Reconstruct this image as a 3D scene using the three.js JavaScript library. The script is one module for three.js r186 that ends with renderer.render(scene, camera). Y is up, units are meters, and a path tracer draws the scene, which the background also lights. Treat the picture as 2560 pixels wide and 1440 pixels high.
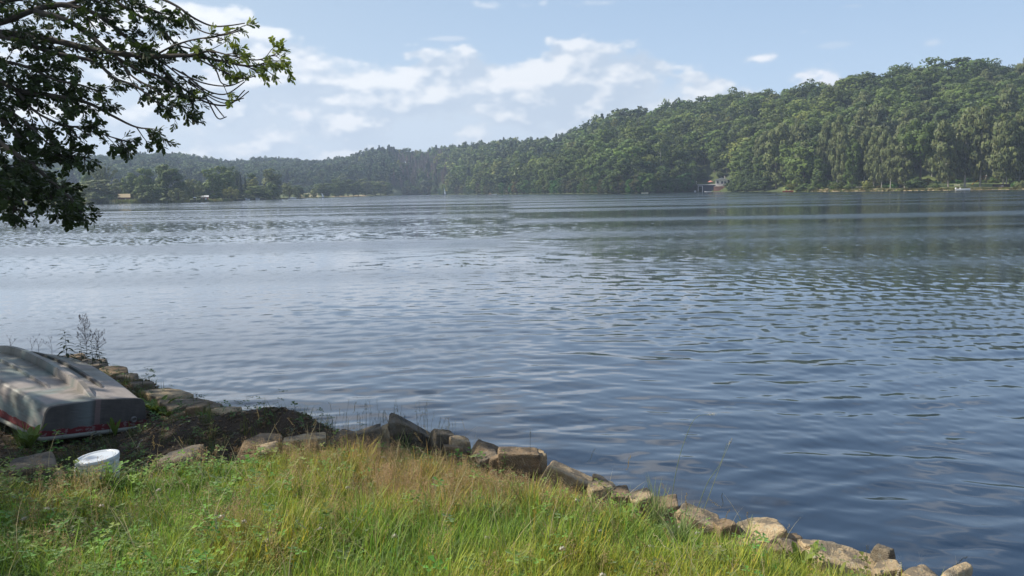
import * as THREE from 'three';
import { mergeGeometries, mergeVertices, toCreasedNormals } from 'three/addons/utils/BufferGeometryUtils.js';
import { RoundedBoxGeometry } from 'three/addons/geometries/RoundedBoxGeometry.js';

// ---------------------------------------------------------------- camera, sun, exposure
const EYE = 3.0, FOV = 40, F = 720 / Math.tan(FOV * Math.PI / 360);   // the photograph is 2560 x 1440
const camera = new THREE.PerspectiveCamera(FOV, 16 / 9, 0.1, 8000);
camera.position.set(0, EYE, 0);
camera.rotation.set(-0.1219, 0, -0.0185, 'YXZ');
camera.updateMatrixWorld(true);

const scene = new THREE.Scene();
const renderer = new THREE.WebGLRenderer({ antialias: true });
renderer.toneMapping = THREE.LinearToneMapping;
renderer.toneMappingExposure = 1.4;
renderer.shadowMap.enabled = true;

const SUN_AZ = -84 * Math.PI / 180, SUN_EL = 43 * Math.PI / 180;       // azimuth from straight ahead, left negative
const SUN = new THREE.Vector3(Math.sin(SUN_AZ) * Math.cos(SUN_EL), Math.sin(SUN_EL), -Math.cos(SUN_AZ) * Math.cos(SUN_EL));
const sun = new THREE.DirectionalLight(new THREE.Color().setRGB(1.0, 0.93, 0.80), 5.0);
sun.name = 'sun';
sun.position.copy(SUN).multiplyScalar(60).add(new THREE.Vector3(0, 0, -12));
sun.target.position.set(0, 0, -12);
sun.castShadow = true;
sun.shadow.mapSize.set(4096, 4096);
Object.assign(sun.shadow.camera, { left: -40, right: 40, top: 40, bottom: -40, near: 1, far: 200 });
scene.add(sun, sun.target);
scene.fog = new THREE.FogExp2(new THREE.Color().setRGB(0.62, 0.76, 1.0), 0.00022);

// ---------------------------------------------------------------- helpers
const V3 = (x = 0, y = 0, z = 0) => new THREE.Vector3(x, y, z);
const rng = (seed) => () => { seed = (seed + 0x6d2b79f5) | 0; let t = Math.imul(seed ^ (seed >>> 15), 1 | seed); t = (t + Math.imul(t ^ (t >>> 7), 61 | t)) ^ t; return ((t ^ (t >>> 14)) >>> 0) / 4294967296; };
const clamp = (x, a = 0, b = 1) => Math.min(b, Math.max(a, x));
const lerp = (a, b, t) => a + (b - a) * t;
const sstep = (a, b, x) => { const t = clamp((x - a) / (b - a)); return t * t * (3 - 2 * t); };
function hash2(x, y) { let h = Math.imul(x, 374761393) + Math.imul(y, 668265263) | 0; h = Math.imul(h ^ (h >>> 13), 1274126177); return ((h ^ (h >>> 16)) >>> 0) / 4294967296; }
function hash3(x, y, z) { return hash2(Math.imul(x, 7919) + Math.imul(z, 104729) | 0, Math.imul(y, 31337) ^ z); }
const mod = (a, n) => ((a % n) + n) % n;
function vnoise(x, y, p = 0) {           // value noise, optional period
  const ix = Math.floor(x), iy = Math.floor(y), fx = x - ix, fy = y - iy, u = fx * fx * (3 - 2 * fx), v = fy * fy * (3 - 2 * fy);
  const x0 = p ? mod(ix, p) : ix, x1 = p ? mod(ix + 1, p) : ix + 1, y0 = p ? mod(iy, p) : iy, y1 = p ? mod(iy + 1, p) : iy + 1;
  return lerp(lerp(hash2(x0, y0), hash2(x1, y0), u), lerp(hash2(x0, y1), hash2(x1, y1), u), v);
}
function fbm(x, y, o = 5, p = 0, g = 0.5) { let s = 0, a = 1, n = 0; for (let i = 0; i < o; i++) { s += a * vnoise(x + i * 17.3 * (p ? 0 : 1), y + i * 9.1 * (p ? 0 : 1), p); n += a; a *= g; x *= 2; y *= 2; p *= 2; } return s / n; }
function vnoise3(x, y, z) {
  const ix = Math.floor(x), iy = Math.floor(y), iz = Math.floor(z), fx = x - ix, fy = y - iy, fz = z - iz, s = (f) => f * f * (3 - 2 * f), u = s(fx), v = s(fy), w = s(fz);
  const q = (k) => lerp(lerp(hash3(ix, iy, iz + k), hash3(ix + 1, iy, iz + k), u), lerp(hash3(ix, iy + 1, iz + k), hash3(ix + 1, iy + 1, iz + k), u), v);
  return lerp(q(0), q(1), w);
}
function fbm3(x, y, z, o = 4) { let s = 0, a = 1, n = 0; for (let i = 0; i < o; i++) { s += a * vnoise3(x, y, z); n += a; a *= 0.5; x = x * 2 + 5.1; y = y * 2 + 1.7; z = z * 2 + 8.3; } return s / n; }
function curve(tab, k) { return (x) => { if (x <= tab[0][0]) return tab[0][k]; for (let i = 1; i < tab.length; i++) if (x <= tab[i][0]) return lerp(tab[i - 1][k], tab[i][k], (x - tab[i - 1][0]) / (tab[i][0] - tab[i - 1][0])); return tab[tab.length - 1][k]; }; }

// a pixel of the photograph as a ray in the world
const ray = (px, py) => V3((px - 1280) / F, (720 - py) / F, -1).applyEuler(camera.rotation);
const at = (px, py, depth) => { const d = ray(px, py); return V3(0, EYE, 0).addScaledVector(d, depth / -d.z); };
const onH = (px, py, h) => { const d = ray(px, py); return V3(0, EYE, 0).addScaledVector(d, (h - EYE) / d.y); };
const pxOfAz = (tanAz) => 1280 + tanAz * F;                            // near the horizon
const horizonY = (px) => 477.7 - 0.0185 * (px - 1280);

const used = new Map();
function numbered(name) { const n = used.get(name) ?? 0; used.set(name, n + 1); return n ? `${name}_${String(n).padStart(3, '0')}` : name; }
function tag(o, label, category, group, kind) { if (label) o.userData.label = label; if (category) o.userData.category = category; if (group) o.userData.group = group; if (kind) o.userData.kind = kind; return o; }
function sh(o) { o.castShadow = true; o.receiveShadow = true; return o; }
function mesh(name, geo, mat, parent = scene) { const m = sh(new THREE.Mesh(geo, mat)); m.name = parent === scene ? numbered(name) : name; parent.add(m); return m; }
function thing(name, label, category, pos = V3(), group) { const g = new THREE.Group(); g.name = numbered(name); g.position.copy(pos); tag(g, label, category, group); scene.add(g); return g; }
function partNames(o) { const seen = {}; for (const c of o.children) { const b = c.name.replace(/_\d{3}$/, ''); const n = seen[b] ?? 0; seen[b] = n + 1; c.name = n ? `${b}_${String(n).padStart(3, '0')}` : b; partNames(c); } }

function tex(w, h, fn, srgb = true, rep) {
  const d = new Uint8Array(w * h * 4), c = [0, 0, 0];
  const enc = srgb ? (v) => 255 * (v <= 0.0031308 ? v * 12.92 : 1.055 * Math.pow(v, 1 / 2.4) - 0.055) : (v) => 255 * v;
  for (let y = 0; y < h; y++) for (let x = 0; x < w; x++) { const r = fn((x + 0.5) / w, (y + 0.5) / h, c) ?? c; const o = (y * w + x) * 4; for (let k = 0; k < 3; k++) d[o + k] = clamp(enc(clamp(Array.isArray(r) ? r[k] : r)), 0, 255); d[o + 3] = 255; }
  const t = new THREE.DataTexture(d, w, h);
  t.wrapS = t.wrapT = THREE.RepeatWrapping; t.magFilter = THREE.LinearFilter; t.minFilter = THREE.LinearFilter;
  if (srgb) t.colorSpace = THREE.SRGBColorSpace;
  if (rep) t.repeat.set(rep, rep);
  t.needsUpdate = true;
  return t;
}
const rgb = (r, g, b) => new THREE.Color().setRGB(r, g, b);
const std = (r, g, b, o = {}) => new THREE.MeshStandardMaterial({ color: rgb(r, g, b), roughness: 0.8, ...o });
const leafMat = (r, g, b, o = {}) => new THREE.MeshPhysicalMaterial({ color: rgb(r, g, b), roughness: 0.95, transmission: 0.45, thickness: 0, side: THREE.DoubleSide, specularIntensity: 0.5, ...o });

// collects triangles (with normals and, if wanted, colours) into one geometry
class Tri {
  constructor(colored = false) { this.p = []; this.n = []; this.c = colored ? [] : null; this.u = []; }
  tri(a, b, c, n, col, na, nb, nc) {
    if (!n) { n = b.clone().sub(a).cross(c.clone().sub(a)).normalize(); }
    for (const [v, m] of [[a, na ?? n], [b, nb ?? n], [c, nc ?? n]]) { this.p.push(v.x, v.y, v.z); this.n.push(m.x, m.y, m.z); if (this.c) this.c.push(...col); }
  }
  quad(a, b, c, d, n, col) { this.tri(a, b, c, n, col); this.tri(a, c, d, n, col); }
  geo() {
    const g = new THREE.BufferGeometry();
    g.setAttribute('position', new THREE.Float32BufferAttribute(this.p, 3)); g.setAttribute('normal', new THREE.Float32BufferAttribute(this.n, 3));
    if (this.c) g.setAttribute('color', new THREE.Float32BufferAttribute(this.c, 3));
    return g;
  }
}
// tube along points with its own radius at every point
function tube(pts, radii, sides = 6, cap = true) {
  const g = new THREE.BufferGeometry(), p = [], n = [], uv = [], idx = [];
  let up = V3(0.13, 1, 0.21).normalize(), run = 0;
  for (let i = 0; i < pts.length; i++) {
    const t = pts[Math.min(i + 1, pts.length - 1)].clone().sub(pts[Math.max(i - 1, 0)]).normalize();
    if (Math.abs(t.dot(up)) > 0.95) up = V3(1, 0.1, 0.3).normalize();
    const s = up.clone().cross(t).normalize(), q = t.clone().cross(s).normalize();
    if (i) run += pts[i].distanceTo(pts[i - 1]);
    const r = Array.isArray(radii) ? radii[i] : radii;
    for (let k = 0; k <= sides; k++) {
      const a = k / sides * Math.PI * 2, m = s.clone().multiplyScalar(Math.cos(a)).addScaledVector(q, Math.sin(a));
      p.push(pts[i].x + m.x * r, pts[i].y + m.y * r, pts[i].z + m.z * r); n.push(m.x, m.y, m.z); uv.push(k / sides * 2 * Math.PI * r, run);
    }
    if (i) for (let k = 0; k < sides; k++) { const a = (i - 1) * (sides + 1) + k, b = a + sides + 1; idx.push(a, a + 1, b, a + 1, b + 1, b); }
  }
  if (cap) for (const [i, dir] of [[0, -1], [pts.length - 1, 1]]) {
    const c = p.length / 3, t = pts[Math.min(i + 1, pts.length - 1)].clone().sub(pts[Math.max(i - 1, 0)]).normalize().multiplyScalar(dir);
    p.push(pts[i].x, pts[i].y, pts[i].z); n.push(t.x, t.y, t.z); uv.push(0, 0);
    for (let k = 0; k < sides; k++) { const a = i * (sides + 1) + k; dir > 0 ? idx.push(c, a, a + 1) : idx.push(c, a + 1, a); }
  }
  g.setAttribute('position', new THREE.Float32BufferAttribute(p, 3)); g.setAttribute('normal', new THREE.Float32BufferAttribute(n, 3)); g.setAttribute('uv', new THREE.Float32BufferAttribute(uv, 2)); g.setIndex(idx);
  return g;
}
const smoothPts = (pts, n) => new THREE.CatmullRomCurve3(pts).getPoints(n);
function boxUV(g, s = 1) {               // box mapping in metres, by the main direction of each triangle
  g = g.index ? g.toNonIndexed() : g;
  const p = g.attributes.position, uv = new Float32Array(p.count * 2), a = V3(), b = V3(), c = V3();
  for (let i = 0; i < p.count; i += 3) {
    a.fromBufferAttribute(p, i); b.fromBufferAttribute(p, i + 1); c.fromBufferAttribute(p, i + 2);
    const n = b.clone().sub(a).cross(c.clone().sub(a)), ax = Math.abs(n.x), ay = Math.abs(n.y), az = Math.abs(n.z);
    [a, b, c].forEach((v, k) => { const [x, y] = ax > ay && ax > az ? [v.z, v.y] : ay > az ? [v.x, v.z] : [v.x, v.y]; uv[(i + k) * 2] = x * s; uv[(i + k) * 2 + 1] = y * s; });
  }
  g.setAttribute('uv', new THREE.BufferAttribute(uv, 2));
  return g;
}
const box = (w, h, d, x = 0, y = 0, z = 0, r = 0) => { const g = r ? new RoundedBoxGeometry(w, h, d, 2, r) : new THREE.BoxGeometry(w, h, d); g.translate(x, y, z); return g; };
const merge = (list) => mergeGeometries(list.map((g) => { g = g.index ? g.toNonIndexed() : g; for (const k of Object.keys(g.attributes)) if (!['position', 'normal', 'uv'].includes(k)) g.deleteAttribute(k); return g; }));
function instanced(name, geo, mat, mats, cols, parent = scene) {
  const m = new THREE.InstancedMesh(geo, mat, mats.length); m.name = parent === scene ? numbered(name) : name;
  mats.forEach((x, i) => { m.setMatrixAt(i, x); if (cols) m.setColorAt(i, cols[i]); });
  sh(m); parent.add(m); return m;
}
const matrix = (pos, ry, s, tilt = 0, tiltDir = 0) => { const q = new THREE.Quaternion().setFromAxisAngle(V3(Math.cos(tiltDir), 0, Math.sin(tiltDir)), tilt).multiply(new THREE.Quaternion().setFromAxisAngle(V3(0, 1, 0), ry)); return new THREE.Matrix4().compose(pos, q, typeof s === 'number' ? V3(s, s, s) : s); };

// ---------------------------------------------------------------- sky: air and clouds
{
  const W = 4096, H = 2048, data = new Float32Array(W * H * 4), D2R = Math.PI / 180;
  const top = [[420, -40], [500, -5], [560, 2], [620, 18], [650, 62], [720, 92], [830, 118], [880, 128], [950, 138], [1040, 150], [1130, 150], [1200, 150], [1250, 142], [1330, 132], [1390, 116], [1450, 126], [1500, 138], [1570, 146], [1640, 142], [1700, 168], [1760, 188], [1850, 214], [1960, 246], [2100, 262], [2300, 275], [2560, 290]]
    .map(([x, y]) => { const d = ray(x, y); return [Math.atan2(d.x, -d.z) / D2R, Math.asin(d.y / d.length()) / D2R]; });
  const inFrame = curve(top, 1);
  const far = (az) => 7.5 + 4.5 * Math.sin(az * D2R * 3 + 2.1) + 2 * Math.sin(az * D2R * 7 + 0.6) + 3 * Math.cos(az * D2R + 1.2);
  const bankTop = (az) => { const k = sstep(-40, -25, az) * (1 - sstep(30, 42, az)); return lerp(far(az), inFrame(az), k); };
  // small clouds on their own: pixel, half-size in pixels, strength
  const puffs = [[1255, 14, 66, 17, 1], [1360, 8, 14, 10, 0.5], [1520, 6, 110, 20, 0.95], [1905, 150, 40, 15, 1.1], [2015, 190, 60, 34, 1.0], [2075, 196, 36, 26, 0.9], [2340, 106, 34, 13, 0.45], [745, 283, 42, 17, 0.9], [1180, 282, 24, 12, 0.5], [1290, 215, 36, 6, 0.5], [1120, 97, 48, 5, 0.5], [2130, 16, 60, 7, 0.3], [2010, 80, 20, 6, 0.3], [2080, 113, 40, 9, 0.3], [812, 84, 16, 24, 0.5]]
    .map(([x, y, w, h, s]) => { const d = ray(x, y); return [Math.atan2(d.x, -d.z) / D2R, Math.asin(d.y / d.length()) / D2R, w / F / D2R, h / F / D2R, s]; });
  const per = 360;
  for (let r = 0; r < H; r++) {
    const el = ((r + 0.5) / H - 0.5) * 180, ce = Math.cos(el * D2R), se = Math.sin(el * D2R), low = el < 45, t = clamp(Math.max(el, 0) / 90);
    const k1 = Math.exp(-Math.max(el, 0) / 5.0), k2 = Math.exp(-Math.max(el, 0) / 22);
    for (let c = 0; c < W; c++) {
      const lon = ((c + 0.5) / W - 0.5) * 2 * Math.PI, x = Math.cos(lon) * ce, z = Math.sin(lon) * ce;
      let az = lon / D2R + 90; if (az > 180) az -= 360;
      const cs = x * SUN.x + se * SUN.y + z * SUN.z, glow = Math.pow(Math.max(0, cs * 0.5 + 0.5), 4), aure = Math.pow(Math.max(0, cs), 40);
      let R = lerp(0.10, 0.49, k2), G = lerp(0.215, 0.67, k2), B = lerp(0.46, 0.86, k2);
      R = lerp(R, 0.68, k1 * 0.75); G = lerp(G, 0.76, k1 * 0.75); B = lerp(B, 0.86, k1 * 0.75);
      R += 0.38 * glow + 0.5 * aure; G += 0.31 * glow + 0.47 * aure; B += 0.14 * glow + 0.4 * aure;
      if (el > -1) {
        // coordinates for the noise: wide in azimuth, periodic
        const u = az / 360 + 0.5, nx = u * 64, ny = el / 5.625 * 1.7;
        const n1 = low ? fbm(nx, ny, 6, 64, 0.55) : 0.5, n2 = low ? fbm(u * 128 + 7, ny * 2.6 + 31, 5, 128, 0.55) : 0.5, n3 = low ? fbm(u * 32 + 3, ny * 1.3 + 71, 5, 32, 0.5) : 0.5;
        // bank of broken cumulus: a thin grey veil with puffs whose upper sides are lit
        const up = low ? fbm(nx - 0.12, ny + 0.26, 5, 64, 0.55) : 0.5, up2 = low ? fbm(u * 128 + 7 - 0.2, ny * 2.6 + 31.5, 4, 128, 0.55) : 0.5;
        const edge = bankTop(az) + (n1 - 0.5) * 3.0 + (n2 - 0.5) * 2.2, dep = edge - el;
        const veil = sstep(-0.3, 2.2, dep) * (0.64 + 0.30 * n3), dens = n1 * 0.6 + n2 * 0.4 + 0.10 * Math.exp(-Math.max(0, dep) / 1.3) - 0.05 * sstep(3, 8, dep);
        const puff = sstep(-0.08, 0.35, dep) * sstep(0.38, 0.56, dens);
        const lit = clamp(0.40 + 4.4 * (n1 - up) + 3.2 * (n2 - up2) + 0.40 * Math.exp(-Math.pow(Math.max(0, dep) / 1.2, 2)) - 0.16 * sstep(1.5, 5, dep));
        let cov = clamp(veil + puff * 0.8 * (1 - veil * 0.5));
        const hazy = Math.exp(-Math.max(el, 0) / 2.8), toSun = 0.90 + 0.50 * glow, wp = puff * 0.78;
        let cr = lerp(0.60, lerp(0.50, 0.93, lit), wp) * toSun, cg = lerp(0.69, lerp(0.60, 0.945, lit), wp) * toSun, cb = lerp(0.80, lerp(0.735, 0.97, lit), wp) * toSun;
        cr = lerp(cr, 0.68, hazy * 0.75); cg = lerp(cg, 0.755, hazy * 0.75); cb = lerp(cb, 0.84, hazy * 0.75);
        let a = cov * 0.94;
        // scattered clouds over the whole sky, thinner and higher
        const hi = sstep(12, 20, el);
        if (hi > 0) {
          const q = 1 / Math.max(0.22, se), hx = x * q * 2.3, hz = z * q * 2.3, m = fbm(hx + 40, hz + 40, 6, 0, 0.55);
          const ha = sstep(0.53, 0.74, m) * hi * 0.85;
          const hl = clamp(0.5 + (m - 0.55) * 1.2);
          cr = lerp(cr, lerp(0.80, 0.90, hl), ha); cg = lerp(cg, lerp(0.84, 0.91, hl), ha); cb = lerp(cb, lerp(0.89, 0.94, hl), ha); a = Math.max(a, ha);
        }
        for (const p of puffs) {
          const dx = (az - p[0]) / p[2], dy = (el - p[1]) / p[3];
          if (Math.abs(dx) > 2 || Math.abs(dy) > 2.2) continue;
          const q = 1 - Math.sqrt(dx * dx + (dy > 0 ? dy * dy : dy * dy * 1.8)) + (n2 - 0.5) * 2.6 + (n1 - 0.5) * 1.6, pa = sstep(0.05, 0.8, q) * Math.min(1, p[4]);
          if (pa > 0) { const l = clamp(0.55 + 0.5 * dy * 0.5 + 0.4 * (n2 - 0.5) - dx * 0.1); cr = lerp(cr, lerp(0.70, 0.90, l), pa); cg = lerp(cg, lerp(0.76, 0.90, l), pa); cb = lerp(cb, lerp(0.85, 0.93, l), pa); a = Math.max(a, pa * 0.95); }
        }
        R = lerp(R, cr, a); G = lerp(G, cg, a); B = lerp(B, cb, a);
      }
      const o = (r * W + c) * 4; data[o] = R * 0.82; data[o + 1] = G * 0.82; data[o + 2] = B * 0.82; data[o + 3] = 1;
    }
  }
  const sky = new THREE.DataTexture(data, W, H, THREE.RGBAFormat, THREE.FloatType);
  sky.mapping = THREE.EquirectangularReflectionMapping; sky.magFilter = THREE.LinearFilter; sky.needsUpdate = true;
  scene.background = sky; scene.environment = sky;
}

// ---------------------------------------------------------------- far land, as depth along the view: pixel column, shore, end of the flat bank, ridge, skyline in the photograph
const LAND = [[-3000, 210, 260, 900, 380], [-1200, 240, 330, 1200, 400], [-300, 285, 480, 1450, 405], [0, 322, 620, 1500, 405], [100, 425, 760, 1500, 406], [160, 440, 800, 1500, 404], [220, 447, 820, 1500, 399], [280, 452, 840, 1480, 396], [350, 456, 850, 1480, 391], [420, 458, 860, 1480, 388], [470, 462, 880, 1500, 391], [530, 490, 900, 1520, 402], [575, 525, 950, 1560, 409], [620, 555, 980, 1600, 405], [680, 600, 1000, 1620, 400], [740, 660, 1010, 1620, 402], [790, 730, 1010, 1600, 409], [820, 770, 1010, 1580, 405], [880, 850, 1010, 1520, 395], [930, 915, 1010, 1470, 379], [965, 960, 1015, 1450, 373], [990, 1010, 1018, 1440, 371], [1010, 1055, 1062, 1440, 377], [1045, 1060, 1066, 1440, 378], [1075, 1040, 1046, 1420, 376], [1110, 990, 996, 1400, 368], [1200, 850, 856, 1300, 359], [1300, 715, 721, 1150, 351], [1400, 620, 625, 1010, 343], [1425, 600, 605, 960, 338], [1480, 566, 571, 880, 305], [1540, 535, 540, 830, 281], [1600, 515, 520, 800, 269], [1650, 512, 516, 780, 264], [1700, 518, 522, 770, 246], [1760, 524, 530, 745, 238], [1810, 505, 512, 720, 231], [1870, 470, 478, 690, 236], [1900, 455, 464, 680, 229], [2000, 410, 430, 630, 214], [2090, 382, 415, 600, 197], [2130, 372, 412, 590, 190], [2200, 356, 405, 570, 179], [2250, 347, 400, 560, 160], [2310, 337, 392, 550, 164], [2350, 331, 388, 545, 155], [2390, 325, 384, 540, 152], [2425, 321, 380, 536, 163], [2470, 317, 376, 530, 150], [2560, 309, 368, 520, 151], [2900, 285, 340, 500, 150], [3600, 255, 320, 480, 170], [4600, 240, 310, 470, 170]];
const shoreD = curve(LAND, 1), flatD = curve(LAND, 2), ridgeD = curve(LAND, 3), skyY = curve(LAND, 4);
const TREE_H = 24;
function landAt(px, D) {
  const s = shoreD(px), f = flatD(px), r = ridgeD(px), d = ray(px, skyY(px)), hr = EYE + d.y / -d.z * r - TREE_H * lerp(0.85, 0.95, sstep(1000, 1500, px));
  if (D < s) return Math.max(-2.5, (D - s) * 0.16);
  const flat = 0.55 * sstep(0, 2.5, D - s) + (px < 1000 ? 4.5 : 2.6) * sstep(0, 1, (D - s) / Math.max(20, f - s)) * clamp((f - s) / 30);
  if (D <= f) return flat;
  const e = (D - f) / (r - f), n = (fbm(px / 70 + 9, D / 60, 3) - 0.5) * 16;
  if (e < 1) return flat + (hr - flat) * lerp(Math.pow(e, 0.82), sstep(-0.1, 1.05, e), px < 1000 ? 0.7 : 0.25) + n * Math.min(1, e * 3) * (1 - e * 0.8);
  return hr - (D - r) * 0.03 + n * 0.2;
}
const landH = (x, z) => landAt(1280 + F * x / -z, -z);

// bank we stand on: outer edge of the stone wall, right to left
const EDGE = [[14, 3], [6, -1.6], [3.6, -3.55], [2.5, -4.3], [2.2, -4.55], [1.9, -4.78], [1.58, -5.1], [1.25, -5.33], [0.92, -5.55], [0.5, -5.92], [0.12, -6.22], [-0.26, -6.5], [-0.6, -6.85], [-0.95, -7.15], [-1.3, -7.32], [-1.7, -7.55], [-2.05, -7.62], [-2.45, -7.75], [-2.9, -8.1], [-3.4, -8.75], [-4.05, -9.35], [-4.7, -10.1], [-5.2, -10.4], [-6.4, -11.0], [-8, -11.7], [-12, -13.0], [-30, -18]];
function edgeDist(x, z) {                 // positive inland
  let best = 1e9, sign = 1;
  for (let i = 0; i + 1 < EDGE.length; i++) {
    const [ax, az] = EDGE[i], [bx, bz] = EDGE[i + 1], dx = bx - ax, dz = bz - az, t = clamp(((x - ax) * dx + (z - az) * dz) / (dx * dx + dz * dz)), ex = x - ax - dx * t, ez = z - az - dz * t, d = ex * ex + ez * ez;
    if (d < best) { best = d; sign = dx * ez - dz * ex < 0 ? 1 : -1; }
  }
  return Math.sqrt(best) * sign;
}
// row of stones that ends the lawn towards the boat
const ROW = [[-1.04, -7.0], [-1.43, -6.75], [-1.72, -6.6], [-2.05, -6.4], [-2.6, -6.05], [-3.1, -5.7], [-3.5, -5.65], [-4.2, -6.1], [-6, -7], [-9, -8]];
const rowZ = (x) => { if (x > ROW[0][0]) return -99; for (let i = 0; i + 1 < ROW.length; i++) if (x >= ROW[i + 1][0]) return lerp(ROW[i][1], ROW[i + 1][1], (x - ROW[i][0]) / (ROW[i + 1][0] - ROW[i][0])); return -9; };
const dirtAt = (x, z) => sstep(0.15, -0.25, z - rowZ(x) + (fbm(x * 2.3, z * 2.3, 3) - 0.5) * 0.5);
function bankH(x, z, sd = edgeDist(x, z)) {
  let h = Math.min(1.22, 0.60 + 0.04 * sstep(0.3, 1.0, sd) + lerp(0.205, 0.135, sstep(-1, -2.6, x)) * Math.pow(Math.max(0, sd), 0.85)) + (fbm(x * 1.1 + 5, z * 1.1, 3) - 0.5) * 0.12 + (fbm(x * 6, z * 6, 2) - 0.5) * 0.03;
  h -= 0.24 * dirtAt(x, z) * sstep(0.3, 1.4, sd);
  const mx = (x + 2.2) * 0.92 + (z + 7.33) * 0.38, mz = (z + 7.33) * 0.92 - (x + 2.2) * 0.38;
  h += 0.33 * Math.exp(-(mx * mx) / 0.34 - (mz * mz) / 0.075) + 0.16 * Math.exp(-((x + 3.0) ** 2) / 0.3 - ((z + 7.5) ** 2) / 0.16);
  h += 0.07 * Math.exp(-((x + 2.93) ** 2 + (z + 5.55) ** 2) / 0.11);
  return lerp(h, -1.1, sstep(0.06, -0.42, sd));
}

const soilTex = tex(512, 512, (u, v) => {
  const n = fbm(u * 8, v * 8, 6, 8, 0.6), m = fbm(u * 64 + 3, v * 64, 3, 64), k = vnoise(u * 128, v * 128, 128);
  const b = 0.45 + 0.9 * n * (0.5 + m) * 0.9, s = k > 0.86 ? 1.7 : 1;
  return [0.088 * b * s, 0.066 * b * s, 0.046 * b * s];
});
const soilBump = tex(512, 512, (u, v) => 0.5 * fbm(u * 24, v * 24, 5, 24, 0.65) + 0.5 * vnoise(u * 128, v * 128, 128), false);
{
  // near bank: a fine sheet where we look, with the dirt and the thatch under the grass as its own colours
  const X0 = -15, X1 = 9, Z0 = -19, Z1 = 5, N = 250, M = 250, p = [], c = [], uv = [], idx = [];
  for (let j = 0; j <= M; j++) for (let i = 0; i <= N; i++) {
    const x = lerp(X0, X1, i / N), z = lerp(Z0, Z1, j / M), sd = edgeDist(x, z), d = dirtAt(x, z), w = fbm(x * 3, z * 3, 4);
    p.push(x, bankH(x, z, sd), z); uv.push(x / 0.9, z / 0.9);
    const wet = sstep(0.25, 0.05, bankH(x, z, sd));
    const k = lerp(1, 0.5, wet);
    c.push(lerp(0.75 + 0.4 * w, 0.72, d) * k, lerp(0.95 + 0.4 * w, 0.68, d) * k, lerp(0.55 + 0.3 * w, 0.66, d) * k);
  }
  for (let j = 0; j < M; j++) for (let i = 0; i < N; i++) { const a = j * (N + 1) + i; idx.push(a, a + N + 1, a + 1, a + 1, a + N + 1, a + N + 2); }
  const g = new THREE.BufferGeometry();
  g.setAttribute('position', new THREE.Float32BufferAttribute(p, 3)); g.setAttribute('color', new THREE.Float32BufferAttribute(c, 3)); g.setAttribute('uv', new THREE.Float32BufferAttribute(uv, 2)); g.setIndex(idx); g.computeVertexNormals();
  tag(mesh('ground', g, new THREE.MeshStandardMaterial({ map: soilTex, bumpMap: soilBump, bumpScale: 0.03, roughness: 1, vertexColors: true })), 'earth bank under the grass that ends at the stones by the water', 'ground', null, 'structure');
}
{
  // hills and far banks
  const p = [], c = [], idx = [], cols = [], R = 70;
  for (let px = -3000; px <= 4600; px += px > -400 && px < 2800 ? 8 : 60) cols.push(px);
  for (const px of cols) {
    const s = shoreD(px), r = ridgeD(px);
    for (let k = 0; k <= R; k++) {
      const t = k / R, D = s - 8 + (r * 1.9 - s + 8) * Math.pow(t, 1.7), h = landAt(px, D), v = at(px, horizonY(px), D);
      p.push(v.x, h, v.z);
      const f = flatD(px), n = fbm(v.x / 14, v.z / 14, 4);
      let col = [0.035 + 0.03 * n, 0.05 + 0.035 * n, 0.02];                                   // forest floor
      if (D < f + 4 && !(px > 1000 && px < 1955)) {
        col = px < 1000 ? [0.055 + 0.04 * n, 0.072 + 0.045 * n, 0.026] : [0.075 + 0.06 * n, 0.105 + 0.06 * n, 0.032];      // meadow, the left one darkened to paint in the shade of its trees
        if (px > 2030 && D < s + 9 + 4 * n) col = [0.36, 0.29, 0.17];                            // sandy edge
        else if (px > 2030 && D < s + 14) col = [0.17, 0.17, 0.07];
        if (px > 745 && px < 800 && D > s + 14) col = [0.24, 0.21, 0.10]; if (px > 826 && px < 915 && D > s + 5 && D < s + 40) col = [0.36, 0.27, 0.16];                         // mown field
        if (px > 295 && px < 350 && D > s + 10 && D < s + 80) col = [0.33, 0.27, 0.18];
      } else if (px < 215 && px > 60 && D > 620 && D < 980) col = [0.10, 0.22, 0.05];            // green pasture on the slope
      c.push(...col);
    }
  }
  for (let i = 0; i + 1 < cols.length; i++) for (let k = 0; k < R; k++) { const a = i * (R + 1) + k, b = a + R + 1; idx.push(a, b, a + 1, b, b + 1, a + 1); }
  const g = new THREE.BufferGeometry();
  g.setAttribute('position', new THREE.Float32BufferAttribute(p, 3)); g.setAttribute('color', new THREE.Float32BufferAttribute(c, 3)); g.setIndex(idx); g.computeVertexNormals();
  tag(mesh('hills', g, new THREE.MeshStandardMaterial({ roughness: 1, vertexColors: true, side: THREE.DoubleSide })), 'wooded hills and flat meadow banks all round the far side of the lake', 'hills', null, 'structure');
}
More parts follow.
